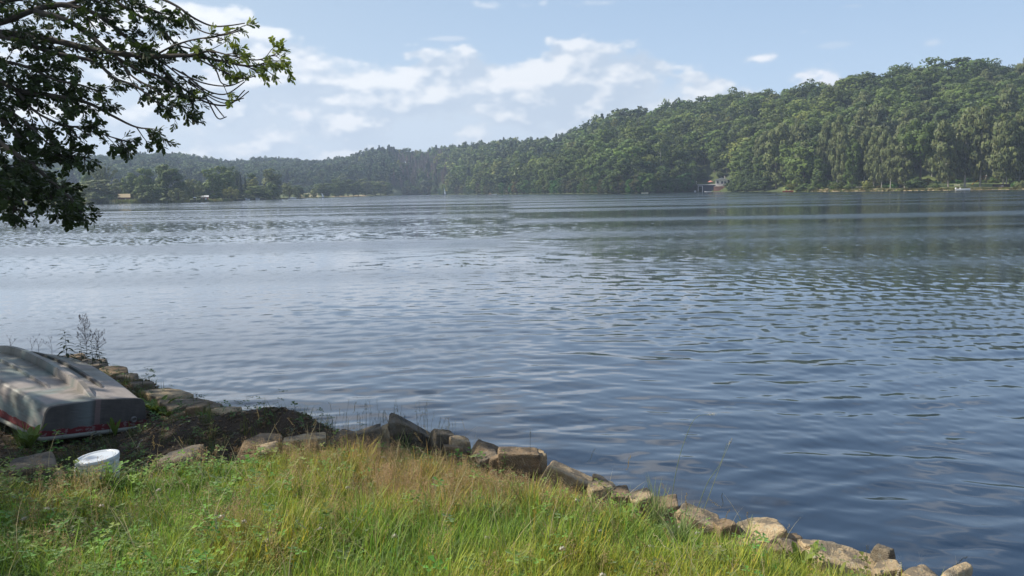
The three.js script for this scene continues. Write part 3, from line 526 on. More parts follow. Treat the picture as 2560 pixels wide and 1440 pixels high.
// the woods: jittered grid over the slopes; the 150 that show largest are trees of their own, the rest one mass
{
  const r = rng(4242), list = [];
  const add = (x, z, spacing) => {
    const px = 1280 + F * x / -z, D = -z; if (px < -420 || px > 2960) return;
    const s = shoreD(px), f = flatD(px), rd = ridgeD(px); if (D > rd + 45) return;
    if (px < 1005) { if (D < f + 30) return; if (px < 225 && px > 40 && D > 600 && D < 990) return; if (D < 1050 && px > 700) return; }
    else if (D < s + 3 || (px > 1960 && D < f - 6) ) return;
    if (px > 1735 && px < 1830 && D < s + 34) return;
    const h = landAt(px, D);
    let kind = r() < 0.12 ? 'birch' : 'broad', tone = [0.062, 0.104, 0.026];
    const n = fbm(x / 55 + 20, z / 55 + 20, 3), b = 0.55 + 0.75 * r();
    tone = n > 0.56 ? [0.078, 0.122, 0.030] : n < 0.42 ? [0.044, 0.080, 0.024] : tone;
    if (r() < 0.08) tone = [0.12, 0.155, 0.042];
    let H = TREE_H * (0.62 + 0.62 * r()); if (px < 1000) tone = [tone[0] * 0.60, tone[1] * 0.70, tone[2] * 0.95];  // left hills darker and bluer: backlight and haze painted into their green
    if (px > 985 && px < 1140 && D > s + 30 && D < rd - 40 && r() < 0.86) { kind = 'dead'; tone = r() < 0.75 ? [0.135, 0.11, 0.10] : [0.06, 0.065, 0.045]; H = 22 * (0.7 + 0.4 * r()); }
    
    else if (D > 800 && r() < (px > 900 && px < 1100 ? 0.4 : 0.07)) { kind = 'spruce'; tone = [0.035, 0.058, 0.035]; }
    else if (px > 1900 && D < f + 45 && r() < 0.5) { kind = 'birch'; tone = [0.10, 0.125, 0.052]; H *= 1.08; }
    if (px > 1005 && D < s + 14) { kind = 'skirt'; H *= 0.72; }
    if (D > rd - 5) H *= 0.86;
    list.push({ p: V3(x, h - 0.4, z), kind, col: tone.map((t, i) => t * b * (kind === 'dead' ? 1 : [1.42, 1.32, 1.15][i]) * (i === 0 ? 0.92 + 0.2 * r() : 1)), H, D, px, turn: r() * 6.28, w: kind === 'birch' ? 1 + 0.4 * r() : 1.0 + 0.55 * r() });
  };
  for (let z = -300; z > -720; z -= 10.2) for (let x = -60; x < 560; x += 10.2) add(x + (r() - 0.5) * 9, z + (r() - 0.5) * 9);
  for (let z = -720; z > -1680; z -= 10.5) for (let x = -1450; x < 420; x += 10.5) add(x + (r() - 0.5) * 9, z + (r() - 0.5) * 9);
  // waterside row under the slope
  for (let px = 1012; px < 1900; px += 5 + 6 * r()) { if (px > 1738 && px < 1828) continue; const D = shoreD(px) + 1.2 + 3 * r(), v = at(px, horizonY(px), D); list.push({ p: V3(v.x, landAt(px, D) - 0.5, v.z), kind: 'skirt', col: [0.07, 0.115, 0.028].map((t) => t * (0.6 + 0.7 * r())), H: 7 + 7 * r(), D, px, turn: r() * 6.28, w: 1.1 + 0.3 * r() }); }
  const shown = list.filter((t) => t.px > 1300 && t.px < 2600 && t.kind !== 'dead').sort((a, b) => a.D - b.D);
  const own = new Set(shown.slice(0, 190));
  const toneOf = (t) => (t.kind === 'birch' ? 'birch' : t.kind === 'spruce' ? 'needle' : t.col[1] > 0.139 ? 'fresh' : t.col[1] > 0.099 ? 'mid' : 'dark');
  let i = 0;
  for (const t of own) {
    const where = t.px > 1960 ? ['rising behind the beach on the right bank', 'trees rising behind the beach'] : t.px > 1700 ? ['on the slope round the white house and boathouse', 'trees on the slope round the white house'] : ['along the foot of the steep wooded hill left of the boathouse', 'trees at the foot of the steep hill'];
    const name = t.kind === 'birch' ? 'birch_tree' : t.kind === 'spruce' ? 'spruce_tree' : 'broadleaf_tree', tn = toneOf(t);
    plantTree(name, t.kind, i++ % 3, tn, t.p, t.H, t.w, t.turn, `${{ birch: 'greyish birch', needle: 'dark spruce', fresh: 'light green tree', mid: 'mid green tree', dark: 'dark green tree' }[tn]} ${where[0]}`, `${{ birch: 'birches', needle: 'spruces', fresh: 'light green trees', mid: 'mid green trees', dark: 'dark green trees' }[tn]} ${where[0]}`);
  }
  const wood = thing('woodland', 'dense mixed wood that covers all the hills beyond the lake', 'woodland'); wood.userData.kind = 'stuff';
  for (const [zone, near] of [['mid', true], ['far', false]]) for (const kind of ['broad', 'skirt', 'birch', 'spruce', 'dead']) for (let v = 0; v < (kind === 'broad' ? 6 : kind === 'birch' ? 2 : 1); v++) {
    const ts = list.filter((t, k) => !own.has(t) && (t.D < 720) === near && t.kind === kind && (kind === 'broad' ? k % 6 === v : kind === 'birch' ? k % 2 === v : true));
    if (!ts.length) continue;
    const k = kindOf(kind, 500 + v * 11 + (near ? 0 : 50), near ? 1500 : 420, (near ? 1.05 : 1.9) * (kind === 'birch' ? 0.9 : 1));
    instanced(kind === 'dead' ? 'bare_spruces' : 'crowns', k.crown, woodMatFar, ts.map((t) => matrix(t.p, t.turn, V3(t.H / k.H * t.w, t.H / k.H, t.H / k.H * t.w))), ts.map((t) => rgb(...t.col)), wood);
    if (near || kind === 'dead') instanced('trunks', k.trunk, k.bark, ts.map((t) => matrix(t.p, t.turn, V3(t.H / k.H, t.H / k.H, t.H / k.H))), null, wood);
  }
  partNames(wood);
  // young plantation behind the left bank
  const r2 = rng(9), young = [];
  for (let px = 690; px < 835; px += 1.5) { const D = 960 + 40 * r2(), v = at(px, horizonY(px), D), H = 7 + 9 * r2(); young.push([matrix(V3(v.x, landAt(px, D) - 1, v.z), r2() * 6, V3(H / 14, H / 22, H / 14)), rgb(...[0.05, 0.085, 0.028].map((c) => c * (0.8 + 0.4 * r2())))]); }
  const k = kindOf('skirt', 31, 500, 1.4);
  tag(instanced('young_trees', k.crown, woodMatFar, young.map((y) => y[0]), young.map((y) => y[1])), 'even belt of young trees behind the mown field on the left bank', 'young trees', null, 'stuff');
}
// undergrowth between the trunks of the right bank
{
  const r = rng(1771), k = kindOf('bush', 77, 420, 1.1), ms = [], cs = [];
  for (let i = 0; i < 520; i++) {
    const px = 1960 + 680 * r(), b = 5 + 50 * r(), D = shoreD(px) + b; if (px > 2318 && px < 2535 && b < 40) continue; if (px > 2140 && px < 2260 && b < 12) continue;
    const v = at(px, horizonY(px), D), H = 1.6 + 3.6 * r() * r(); ms.push(matrix(V3(v.x, landAt(px, D) - 0.2, v.z), r() * 6.28, V3(H / 5 * (1 + 0.5 * r()), H / 5, H / 5 * 1.2))); cs.push(rgb(...[0.085, 0.13, 0.032].map((c) => c * (0.55 + 0.7 * r()))));
  }
  tag(instanced('undergrowth', k.crown, woodMatFar, ms, cs), 'low leafy undergrowth between the trunks on the right bank', 'undergrowth', null, 'stuff');
}
// reeds and rough grass along the left shore
{
  const r = rng(61), t = new Tri(true);
  for (let i = 0; i < 60; i++) { const x = (r() - 0.5) * 3, z = (r() - 0.5) * 1.6, h = 0.9 + 0.9 * r(), a = r() * 3.14, w = 0.06 + 0.05 * r(), b = 0.7 + 0.6 * r(); const A = V3(x - Math.cos(a) * w, 0, z - Math.sin(a) * w), B = V3(x + Math.cos(a) * w, 0, z + Math.sin(a) * w), C = V3(x + (r() - 0.5) * 0.5, h, z + (r() - 0.5) * 0.5); t.tri(A, B, C, V3(-0.3, 0.8, 0.4).normalize(), [b, b, b]); }
  const g = t.geo(), ms = [], cs = [];
  for (let px = -200; px < 700; px += 0.9) { if (r() < 0.12) continue; const D = shoreD(px) + 0.4 + 3.5 * r() * (px < 360 ? 1.6 : 0.8), v = at(px, horizonY(px), D); ms.push(matrix(V3(v.x, Math.max(0, landAt(px, D)) - 0.1, v.z), r() * 6.28, (px < 360 ? 1.15 : 0.8) * (0.7 + 0.6 * r()))); cs.push(rgb(0.13 + 0.06 * r(), 0.155 + 0.05 * r(), 0.05)); }
  tag(instanced('reeds', g, woodMatFar, ms, cs), 'pale green reed strip along the left bank of the lake', 'reeds', null, 'stuff');
  const ms2 = [], cs2 = [];
  for (let px = 1985; px < 2700; px += 0.8) { if (r() < 0.5) continue; const D = shoreD(px) + 0.3 + 2.2 * r(), v = at(px, horizonY(px), D); ms2.push(matrix(V3(v.x, Math.max(0, landAt(px, D)) - 0.1, v.z), r() * 6.28, 0.35 + 0.35 * r())); cs2.push(rgb(0.12 + 0.08 * r(), 0.14 + 0.05 * r(), 0.045)); }
  tag(instanced('shore_grass', g, woodMatFar, ms2, cs2), 'rough grass along the sandy edge of the right bank', 'grass', null, 'stuff');
}

// ---------------------------------------------------------------- stones
const rockTex = tex(512, 512, (u, v) => {
  const n = fbm(u * 6, v * 10, 6, 0, 0.58), n2 = fbm(mod(u * 6 + 3, 6), v * 6, 5, 6, 0.6), g = vnoise(u * 170, v * 170, 170), l = sstep(0.60, 0.72, fbm(u * 10 + 1, v * 10, 5, 10, 0.6)), st = fbm(u * 3, v * 34, 4, 0);
  let c = [0.30, 0.245, 0.175].map((k, i) => k * (0.55 + 0.75 * n2 + 0.30 * (st - 0.5)) * (0.85 + 0.3 * g) * (i === 2 ? 0.92 + 0.16 * n : 1));
  c = c.map((k, i) => lerp(k, [0.34, 0.335, 0.29][i] * (0.8 + 0.4 * g), l * 0.55));
  const dk = sstep(0.40, 0.28, n2); return c.map((k) => lerp(k, 0.07, dk * 0.6));
});
const rockBump = tex(512, 512, (u, v) => 0.55 * fbm(u * 10, v * 10, 6, 10, 0.62) + 0.25 * fbm(u * 4, v * 40, 3, 0) + 0.2 * vnoise(u * 120, v * 120, 120), false);
const rockMats = [[0.95, 0.87, 0.74], [0.5, 0.48, 0.46], [1.2, 1.1, 0.92], [0.62, 0.53, 0.43], [0.40, 0.40, 0.40]].map((c) => { const m = new THREE.MeshStandardMaterial({ color: rgb(...c), map: rockTex, bumpMap: rockBump, bumpScale: 0.022, roughness: 0.92 }); return m; });
function rockGeo(w, h, d, seed, o = {}) {
  const r = rng(seed), planes = [], j = o.jit ?? 0.16, detail = o.detail ?? 15;
  for (const n of [[1, 0, 0], [-1, 0, 0], [0, 1, 0], [0, -1, 0], [0, 0, 1], [0, 0, -1]]) planes.push([V3(n[0] + (r() - 0.5) * 2 * j, n[1] + (r() - 0.5) * 2 * j, n[2] + (r() - 0.5) * 2 * j).normalize(), 0.9 + 0.1 * r()]);
  for (let i = 0; i < (o.cuts ?? 5); i++) planes.push([sph(r), 1.02 + 0.28 * r()]);
  for (const c of o.planes ?? []) planes.push([V3(c[0], c[1], c[2]).normalize(), c[3]]);
  let g = new THREE.IcosahedronGeometry(1, detail); g.deleteAttribute('uv'); g.deleteAttribute('normal'); g = mergeVertices(g, 1e-4);
  const p = g.attributes.position, v = V3(), rough = o.rough ?? 0.05, sx = seed * 3.7;
  for (let i = 0; i < p.count; i++) {
    v.fromBufferAttribute(p, i).normalize();
    // towards cube-like directions so that the points spread over long faces
    let s = 0; const K = o.k ?? 32; for (const [n, e] of planes) { const q = n.dot(v); if (q > 0) s += Math.pow(q / e, K); }
    const rad = Math.pow(s, -1 / K), q = v.clone().multiplyScalar(rad);
    const layers = (fbm3(q.x * 1.2 + sx, q.y * 7 + sx, q.z * 1.2, 3) - 0.5) * 1.1, f = 1 + ((fbm3(q.x * 2.6 + sx, q.y * 2.6, q.z * 2.6 - sx, 5) - 0.5) * 2.2 + layers) * rough;
    q.multiplyScalar(f); p.setXYZ(i, q.x * w / 2, q.y * h / 2, q.z * d / 2);
  }
  g.computeVertexNormals(); g = boxUV(g, 1.6);
  return g;
}
// [x0, y0, x1, y1 in the photograph], depth, thickness, turn, lean, tone, options
const STONES = [
  [710, 1090, 812, 1114, 6.62, 0.26, 0.25, 0.05, 2, { jit: 0.1 }], [812, 1080, 898, 1112, 6.72, 0.30, 0.3, 0.10, 4, { planes: [[-0.55, 0.8, 0, 0.75]] }], [892, 1071, 953, 1100, 6.88, 0.3, 0.2, 0, 4, {}], [948, 1066, 974, 1092, 6.95, 0.2, 0, 0, 2, {}],
  [966, 1026, 1106, 1100, 7.02, 0.30, 0.12, 0, 4, { planes: [[0.62, 0.78, 0, 0.20], [-0.25, 0.97, 0.1, 0.9], [0.35, 0.93, 0.2, 0.52]], jit: 0.04, k: 44, cuts: 2 }, 'pointed dark stone with a long slope to the right'], [1078, 1078, 1132, 1112, 6.86, 0.25, 0.4, 0, 4, {}],
  [1122, 1094, 1174, 1134, 6.68, 0.26, 0.3, 0, 0, {}], [1112, 1112, 1156, 1150, 6.55, 0.22, 0.2, 0, 3, {}],
  [1154, 1111, 1232, 1186, 6.45, 0.30, -0.3, -0.16, 3, { planes: [[-0.8, 0.55, 0.2, 0.72]] }], [1196, 1132, 1252, 1196, 6.30, 0.20, 0.35, 0.12, 1, {}], [1226, 1140, 1268, 1200, 6.22, 0.2, -0.1, 0.1, 3, {}],
  [1245, 1126, 1346, 1212, 6.20, 0.26, 0.06, 0, 3, { jit: 0.06, k: 34, cuts: 2 }, 'large square stone with a pale top edge'], [1331, 1128, 1362, 1204, 6.28, 0.24, 0.3, 0, 0, { jit: 0.1 }],
  [1342, 1150, 1490, 1236, 5.98, 0.30, -0.25, 0.0, 0, { jit: 0.05, k: 30, cuts: 2, planes: [[0.40, 0.92, 0, 0.56], [-0.85, 0.5, 0, 0.86]] }, 'long stone with a pale top that slopes down to the right'], [1470, 1210, 1534, 1254, 5.72, 0.2, 0.2, 0, 0, {}], [1488, 1194, 1520, 1220, 5.85, 0.16, 0.5, 0, 4, {}], [1512, 1206, 1536, 1226, 5.8, 0.14, 0.2, 0, 2, {}], [1524, 1228, 1580, 1260, 5.66, 0.22, 0.1, 0, 3, {}], [1576, 1236, 1640, 1268, 5.58, 0.24, 0.3, 0, 0, {}], [1636, 1252, 1700, 1290, 5.42, 0.24, 0, 0, 3, {}],
  [1688, 1270, 1806, 1330, 5.30, 0.26, -0.2, 0.0, 0, { planes: [[0.35, 0.9, 0.1, 0.66]], jit: 0.08 }], [1790, 1304, 1846, 1360, 5.18, 0.22, 0.2, 0, 3, {}],
  [1826, 1312, 1966, 1400, 5.10, 0.32, 0.12, 0.02, 2, { planes: [[-0.5, 0.75, 0.3, 0.74]], rough: 0.07 }, 'thick tan stone with a rough top'], [1888, 1364, 1962, 1450, 4.92, 0.18, 0.1, 0, 3, {}], [1956, 1338, 2006, 1368, 5.06, 0.16, 0.1, 0, 3, { jit: 0.06 }], [1958, 1362, 2018, 1410, 4.92, 0.22, 0.4, 0, 1, {}],
  [2012, 1359, 2098, 1392, 4.88, 0.2, -0.1, 0.02, 2, {}], [2016, 1368, 2200, 1470, 4.72, 0.34, -0.2, 0.0, 2, { planes: [[0.28, 0.93, 0.15, 0.62], [0.3, 0.3, 0.9, 0.8]], jit: 0.08 }, 'widest pale stone at the right end'],
  [2188, 1365, 2240, 1424, 4.74, 0.2, 0.5, -0.08, 4, { planes: [[0.8, 0.6, 0, 0.45]], jit: 0.08 }, 'small upright stone with a dark right side'], [2188, 1400, 2286, 1464, 4.56, 0.2, -0.15, 0, 0, { planes: [[-0.2, 0.95, 0, 0.8], [0.8, 0.6, 0, 0.7]] }],
  [2280, 1436, 2360, 1490, 4.4, 0.3, 0.2, 0, 0, {}],
];
{
  const wall = thing('stone_wall', 'old dry wall of broken brown stones along the water edge of the lawn', 'stone wall');
  STONES.forEach((s, i) => {
    const [x0, y0, x1, y1, D, d0, ry, lz, tone, o, label] = s, w = (x1 - x0) * D / F, c = at((x0 + x1) / 2, y0, D), h = (y1 - y0) * D / F * 1.02 + 0.16;
    const d = d0 * (D > 5.9 ? 0.6 : 0.8), m = mesh('stone', rockGeo(w * 1.06, h, d, 900 + i * 7, { detail: w > 0.16 ? 17 : 11, ...o }), rockMats[tone], wall);
    m.position.set(c.x, c.y - h / 2, c.z - d * 0.1); m.rotation.set(0, ry, lz);
    if (label) m.userData.label = label;
  });
  partNames(wall);
  const far = thing('stone_bank', 'weathered ledge of flat stones along the water behind the boat and the heap of earth', 'stone ledge');
  [[258, 916, 310, 940, 10.6, 0.4, 0.6, 0, 3, {}], [300, 930, 342, 956, 10.2, 0.4, 0.6, 0, 1, {}], [336, 948, 384, 982, 9.7, 0.4, 0.7, 0, 1, {}], [366, 962, 462, 1004, 9.1, 0.5, 0.6, 0.06, 2, { planes: [[0.3, 0.9, 0, 0.7]] }, 'pale flat sunlit stone'], [410, 986, 530, 1026, 8.5, 0.5, 0.5, 0.05, 1, { planes: [[0.3, 0.9, 0, 0.7]] }], [512, 1004, 548, 1030, 8.15, 0.3, 0.4, 0, 1, {}], [536, 1010, 588, 1036, 7.95, 0.34, 0.3, 0, 2, {}], [470, 1000, 520, 1040, 8.2, 0.3, 0.2, 0, 3, {}], [580, 1022, 630, 1050, 7.8, 0.3, 0.3, 0, 4, {}], [430, 1016, 486, 1052, 8.25, 0.3, 0.1, 0, 3, {}],
    [560, 1028, 600, 1060, 7.7, 0.3, 0.1, 0, 1, {}], [200, 900, 262, 930, 11.3, 0.5, 0.6, 0, 1, {}], [140, 884, 206, 912, 12.2, 0.5, 0.6, 0, 3, {}], [700, 1048, 760, 1080, 7.62, 0.3, 0.2, 0, 4, {}], [780, 1070, 836, 1100, 7.5, 0.3, 0.2, 0, 1, {}]].forEach((s, i) => {
    const [x0, y0, x1, y1, D, d, ry, lz, tone, o, label] = s, w = (x1 - x0) * D / F, c = at((x0 + x1) / 2, y0, D), h = (y1 - y0) * D / F * 0.9 + 0.2;
    const m = mesh('stone', rockGeo(w * 1.1, h, d, 1500 + i * 7, { detail: 12, ...o }), rockMats[tone], far); m.position.set(c.x, c.y - h / 2 - 0.03, c.z); m.rotation.set(0.05 * Math.sin(i * 3), ry + 0.3 * Math.sin(i * 5), lz + 0.08 * Math.sin(i * 7)); if (label) m.userData.label = label;
  });
  partNames(far);
  [[[386, 1138, 494, 1186], 5.98, 0.3, 4, 'smooth grey boulder half sunk in the grass right of the bucket'], [[18, 1154, 128, 1204], 5.72, 0.34, 1, 'low brown rock in the grass left of the bucket'], [[124, 1176, 148, 1196], 5.7, 0.1, 2, 'small pale stone beside the low brown rock'], [[2366, 1420, 2420, 1480], 4.5, 0.26, 2, 'single pale rock that stands out of the water, lower right'], [[608, 1098, 690, 1122], 6.5, 0.3, 3, 'flat brown stone in the earth left of the row of slabs'], [[640, 1112, 690, 1132], 6.36, 0.2, 2, 'small tan stone in the grass just below the flat brown stone']].forEach(([b, D, d, tone, label], i) => {
    const w = (b[2] - b[0]) * D / F, h = (b[3] - b[1]) * D / F + 0.12, c = at((b[0] + b[2]) / 2, b[1], D), m = mesh('rock', rockGeo(w, h, d, 1900 + i * 13, { k: 12, rough: 0.04, jit: 0.2, planes: i === 3 ? [[0.7, 0.7, 0, 0.7]] : [] }), rockMats[tone]);
    m.position.set(c.x, c.y - h / 2, c.z - d * 0.15); m.rotation.y = i * 0.7; tag(m, label, 'rock');
  });
}

// ---------------------------------------------------------------- upturned dinghy
{
  const L = 3.3, BL = onH(100, 1098, 0.74), BR = onH(362, 1066, 0.62), boat = thing('rowing_boat', 'upturned grey dinghy with a red rim lying on the bank', 'boat', BL.clone().lerp(BR, 0.5));
  const across = BR.clone().sub(BL), width = across.length(), zAx = across.clone().normalize(), xAx = V3(0, 1, 0).cross(zAx).normalize().multiplyScalar(-1);
  // local x from the transom to the bow, y up, z across
  if (xAx.x > 0) xAx.multiplyScalar(-1);
  const yAx = zAx.clone().cross(xAx).normalize(); if (yAx.y < 0) { yAx.multiplyScalar(-1); }
  const m4 = new THREE.Matrix4().makeBasis(xAx, yAx, zAx); if (m4.determinant() < 0) m4.makeBasis(xAx, yAx, zAx.clone().multiplyScalar(-1));
  boat.quaternion.setFromRotationMatrix(m4);
  boat.rotateZ(0.075);
  const dot = (x, y, z) => V3(x, y, z);
  const flip = m4.determinant() < 0 ? -1 : 1;
  const half = (t) => width / 2 * (1 + 0.22 * Math.sin(Math.min(t, 0.5) * Math.PI)) * (t < 0.45 ? 1 : Math.pow(Math.max(0.002, 1 - Math.pow((t - 0.45) / 0.55, 2.3)), 0.6));
  const deep = (t) => 0.30 + 0.09 * Math.sin(Math.min(1, t * 1.3) * Math.PI * 0.5) - 0.28 * Math.pow(t, 4);
  const section = (t, grow = 0) => {      // from rim to rim over the bottom
    const b = half(t) + grow, H = deep(t) + grow, c = Math.max(b * 0.84, b - 0.045), r = Math.min(0.055, c * 0.6), pts = [];
    for (let i = 0; i <= 8; i++) { const q = i / 8; pts.push([lerp(-b, -c - 0.006, q), lerp(0, H - r, q)]); }
    for (let i = 1; i <= 7; i++) { const a = i / 7 * Math.PI / 2; pts.push([-c + r - Math.cos(a) * r, H - r + Math.sin(a) * r]); }
    for (let i = 1; i <= 12; i++) { const z = lerp(-c + r, 0, i / 12); pts.push([z, H + 0.03 * (1 - Math.abs(z) / Math.max(0.01, c))]); }
    return [...pts, ...pts.slice(0, -1).reverse().map(([z, y]) => [-z, y])];
  };
  const hullTex = tex(1024, 512, (u, v) => {
    const e = Math.min(v, 1 - v), n = fbm(u * 14, v * 7, 6, 0, 0.6), n2 = fbm(u * 40 + 5, v * 20, 5, 0, 0.6), st = fbm(u * 4 + 2, v * 60, 3), wear = fbm(u * 22 + 9, v * 10 + 3, 5, 0, 0.62), n4 = fbm(u * 7 + 30, v * 5 + 8, 4);
    let c = [0.19, 0.192, 0.172];
    c = c.map((k, i) => lerp(k, [0.31, 0.262, 0.24][i], sstep(0.48, 0.66, n4) * 0.75));
    c = c.map((k, i) => lerp(k, [0.15, 0.20, 0.19][i], sstep(0.50, 0.70, n) * 0.7));
    c = c.map((k) => k * (0.72 + 0.38 * st) * (0.8 + 0.4 * n2));
    c = c.map((k, i) => lerp(k, [0.10, 0.095, 0.075][i], sstep(0.58, 0.72, wear) * 0.55));
    const edge = 0.092 + (fbm(u * 50, e * 30, 4, 0, 0.65) - 0.5) * 0.03;
    if (e < edge) { const f = sstep(0.62, 0.66, n2); c = [0.12, 0.009, 0.011].map((k, i) => lerp(k * (0.7 + 0.6 * n), 0.3, f * 0.4)); }
    return c;
  });
  const hullRough = tex(256, 256, (u, v) => 0.42 + 0.4 * fbm(u * 12, v * 12, 5, 12), false), hullMat = new THREE.MeshStandardMaterial({ map: hullTex, roughnessMap: hullRough, roughness: 1, side: THREE.DoubleSide, bumpMap: tex(256, 256, (u, v) => fbm(u * 30, v * 30, 5, 30, 0.6), false), bumpScale: 0.004 });
  const S = 56, P = section(0).length, p = [], uv = [], idx = [];
  for (let i = 0; i <= S; i++) { const t = i / S, s = section(t); s.forEach(([z, y], k) => { p.push(t * L, y, z); uv.push(t, k <= 8 || k >= P - 9 ? (k <= 8 ? k / 8 * 0.3 : 1 - (P - 1 - k) / 8 * 0.3) : 0.3 + (k - 8) / (P - 17) * 0.4); }); }
  for (let i = 0; i < S; i++) for (let k = 0; k + 1 < P; k++) { const a = i * P + k, b = a + P; idx.push(a, a + 1, b, a + 1, b + 1, b); }
  const hg = new THREE.BufferGeometry(); hg.setAttribute('position', new THREE.Float32BufferAttribute(p, 3)); hg.setAttribute('uv', new THREE.Float32BufferAttribute(uv, 2)); hg.setIndex(idx); hg.computeVertexNormals();
  mesh('hull', hg, hullMat, boat);
  // transom: a plate with rounded corners, a little proud of the hull's end
  const s0 = section(0, 0.004), shape = new THREE.Shape(s0.map(([z, y]) => new THREE.Vector2(z, y))), tg = new THREE.ExtrudeGeometry(shape, { depth: 0.03, bevelEnabled: true, bevelSize: 0.008, bevelThickness: 0.008, bevelSegments: 3, curveSegments: 4 });
  tg.rotateY(-Math.PI / 2); tg.translate(0.012, 0, 0);
  { const q = tg.attributes.position, u = tg.attributes.uv; for (let i = 0; i < q.count; i++) u.setXY(i, q.getZ(i) / (width * 1.05) + 0.5, q.getY(i) / 0.36); }
  const transomTex = tex(512, 256, (u, v) => {
    const n = fbm(u * 9, v * 6, 6, 0, 0.6), n2 = fbm(u * 34, v * 20, 5, 0, 0.6), run = fbm(u * 40, v * 2.2, 3);
    let c = [0.066, 0.058, 0.053].map((k) => k * (0.6 + 0.5 * n + 0.35 * run));
    const stripe = sstep(0.030, 0.018, Math.abs(u - 0.50 + (n2 - 0.5) * 0.01)); c = c.map((k, i) => lerp(k, [0.26, 0.17, 0.16][i], stripe * 0.4));
    c = c.map((k, i) => lerp(k, [0.17, 0.20, 0.20][i], sstep(0.2, 0.45, u) * sstep(0.48, 0.42, u) * 0.6));
    const edge = 0.235 + (n2 - 0.5) * 0.10 + 0.05 * Math.sin(u * 40) * (n - 0.3) + (u > 0.62 && u < 0.78 ? 0.03 * n : 0);
    if (v < edge) { const f = sstep(0.55, 0.62, n2); c = [0.12, 0.009, 0.012].map((k, i) => lerp(k * (0.6 + 0.7 * n), [0.2, 0.18, 0.17][i], f * 0.6)); }
    return c;
  });
  mesh('transom', tg, new THREE.MeshStandardMaterial({ map: transomTex, roughness: 0.7, bumpMap: tex(128, 128, (u, v) => fbm(u * 20, v * 20, 4, 20), false), bumpScale: 0.003 }), boat).userData.label = 'grey transom with a flaked dark red band and a rusty stripe';
  // keel fin and two strakes along the bottom
  const ridge = (zc, w, h, t0, t1, endSlope, name, mat) => {
    const pr = [], q = [], ix = [], N = 36;
    for (let i = 0; i <= N; i++) {
      const t = lerp(t0, t1, i / N), c = half(t) * 0.84, zz = zc(t), y0 = deep(t) + 0.03 * (1 - Math.abs(zz) / Math.max(0.02, c)) - 0.012, hh = h * clamp((t - t0) * L / endSlope) * clamp((t1 - t) * L / 0.3) + 0.001;
      const ww = w * (0.75 + 0.25 * clamp((t - t0) * L / endSlope));
      for (const [a, b] of [[-0.5, 0], [-0.42, 0.75], [-0.32, 1], [0.32, 1], [0.42, 0.75], [0.5, 0]]) { pr.push(t * L, y0 + b * (hh + 0.012), zz + a * ww); q.push(t, 0.5 + a * 0.05); }
    }
    for (let i = 0; i < N; i++) for (let k = 0; k < 5; k++) { const a = i * 6 + k; ix.push(a, a + 1, a + 6, a + 1, a + 7, a + 6); }
    for (let k = 1; k < 5; k++) ix.push(0, k + 1, k, N * 6, N * 6 + k, N * 6 + k + 1);
    const g = new THREE.BufferGeometry(); g.setAttribute('position', new THREE.Float32BufferAttribute(pr, 3)); g.setAttribute('uv', new THREE.Float32BufferAttribute(q, 2)); g.setIndex(ix); g.computeVertexNormals();
    mesh(name, toCreasedNormals(g, 0.7), mat, boat);
  };
  ridge(() => 0, 0.085, 0.085, 0.03, 0.9, 0.30, 'keel', hullMat);
  ridge((t) => -half(t) * 0.42, 0.05, 0.028, 0.17, 0.88, 0.12, 'strake', hullMat);
  ridge((t) => half(t) * 0.42, 0.05, 0.028, 0.13, 0.88, 0.08, 'strake', new THREE.MeshStandardMaterial({ map: hullTex, color: rgb(0.5, 0.5, 0.5), roughness: 0.8 }));
  // rubbing rail round the rim
  const rimPts = []; for (let i = 0; i <= 40; i++) { const t = i / 40 * 0.985; rimPts.push(V3(t * L, 0.012, -half(t) - 0.018)); } for (let i = 40; i >= 0; i--) { const t = i / 40 * 0.985; rimPts.push(V3(t * L, 0.012, half(t) + 0.018)); } rimPts.push(V3(-0.055, 0.012, half(0) + 0.01)); for (let i = 1; i < 8; i++) rimPts.push(V3(-0.06, 0.012, lerp(half(0), -half(0), i / 8))); rimPts.push(V3(-0.055, 0.012, -half(0) - 0.01), V3(0, 0.012, -half(0) - 0.018));
  mesh('gunwale_rail', tube(rimPts, 0.022, 8), std(0.17, 0.17, 0.145, { roughness: 0.7 }), boat);
  // drain fitting on the transom and the black handle at its right corner
  const ring = new THREE.TorusGeometry(0.024, 0.008, 8, 20); ring.rotateY(Math.PI / 2); const plate = new THREE.CylinderGeometry(0.034, 0.034, 0.008, 20); plate.rotateZ(Math.PI / 2);
  const sgn = boat.localToWorld(V3(0, 0, 1)).sub(boat.position).dot(across) > 0 ? 1 : -1;
  const dr = merge([plate, ring.translate(-0.008, 0, 0)]); dr.translate(-0.034, 0.10, width * 0.36 * sgn); mesh('drain_fitting', dr, std(0.20, 0.19, 0.18, { roughness: 0.4, metalness: 0.6 }), boat);
  const hd = merge([tube(smoothPts([V3(-0.03, 0.03, width * 0.5 * sgn), V3(-0.05, 0.05, (width * 0.5 + 0.05) * sgn), V3(-0.02, 0.045, (width * 0.5 + 0.10) * sgn), V3(0.06, 0.03, (width * 0.5 + 0.05) * sgn)], 12), 0.02, 8), new THREE.SphereGeometry(0.03, 12, 8).translate(-0.03, 0.05, (width * 0.5 + 0.07) * sgn)]);
  mesh('corner_handle', hd, std(0.012, 0.012, 0.013, { roughness: 0.35 }), boat);
  partNames(boat);
}

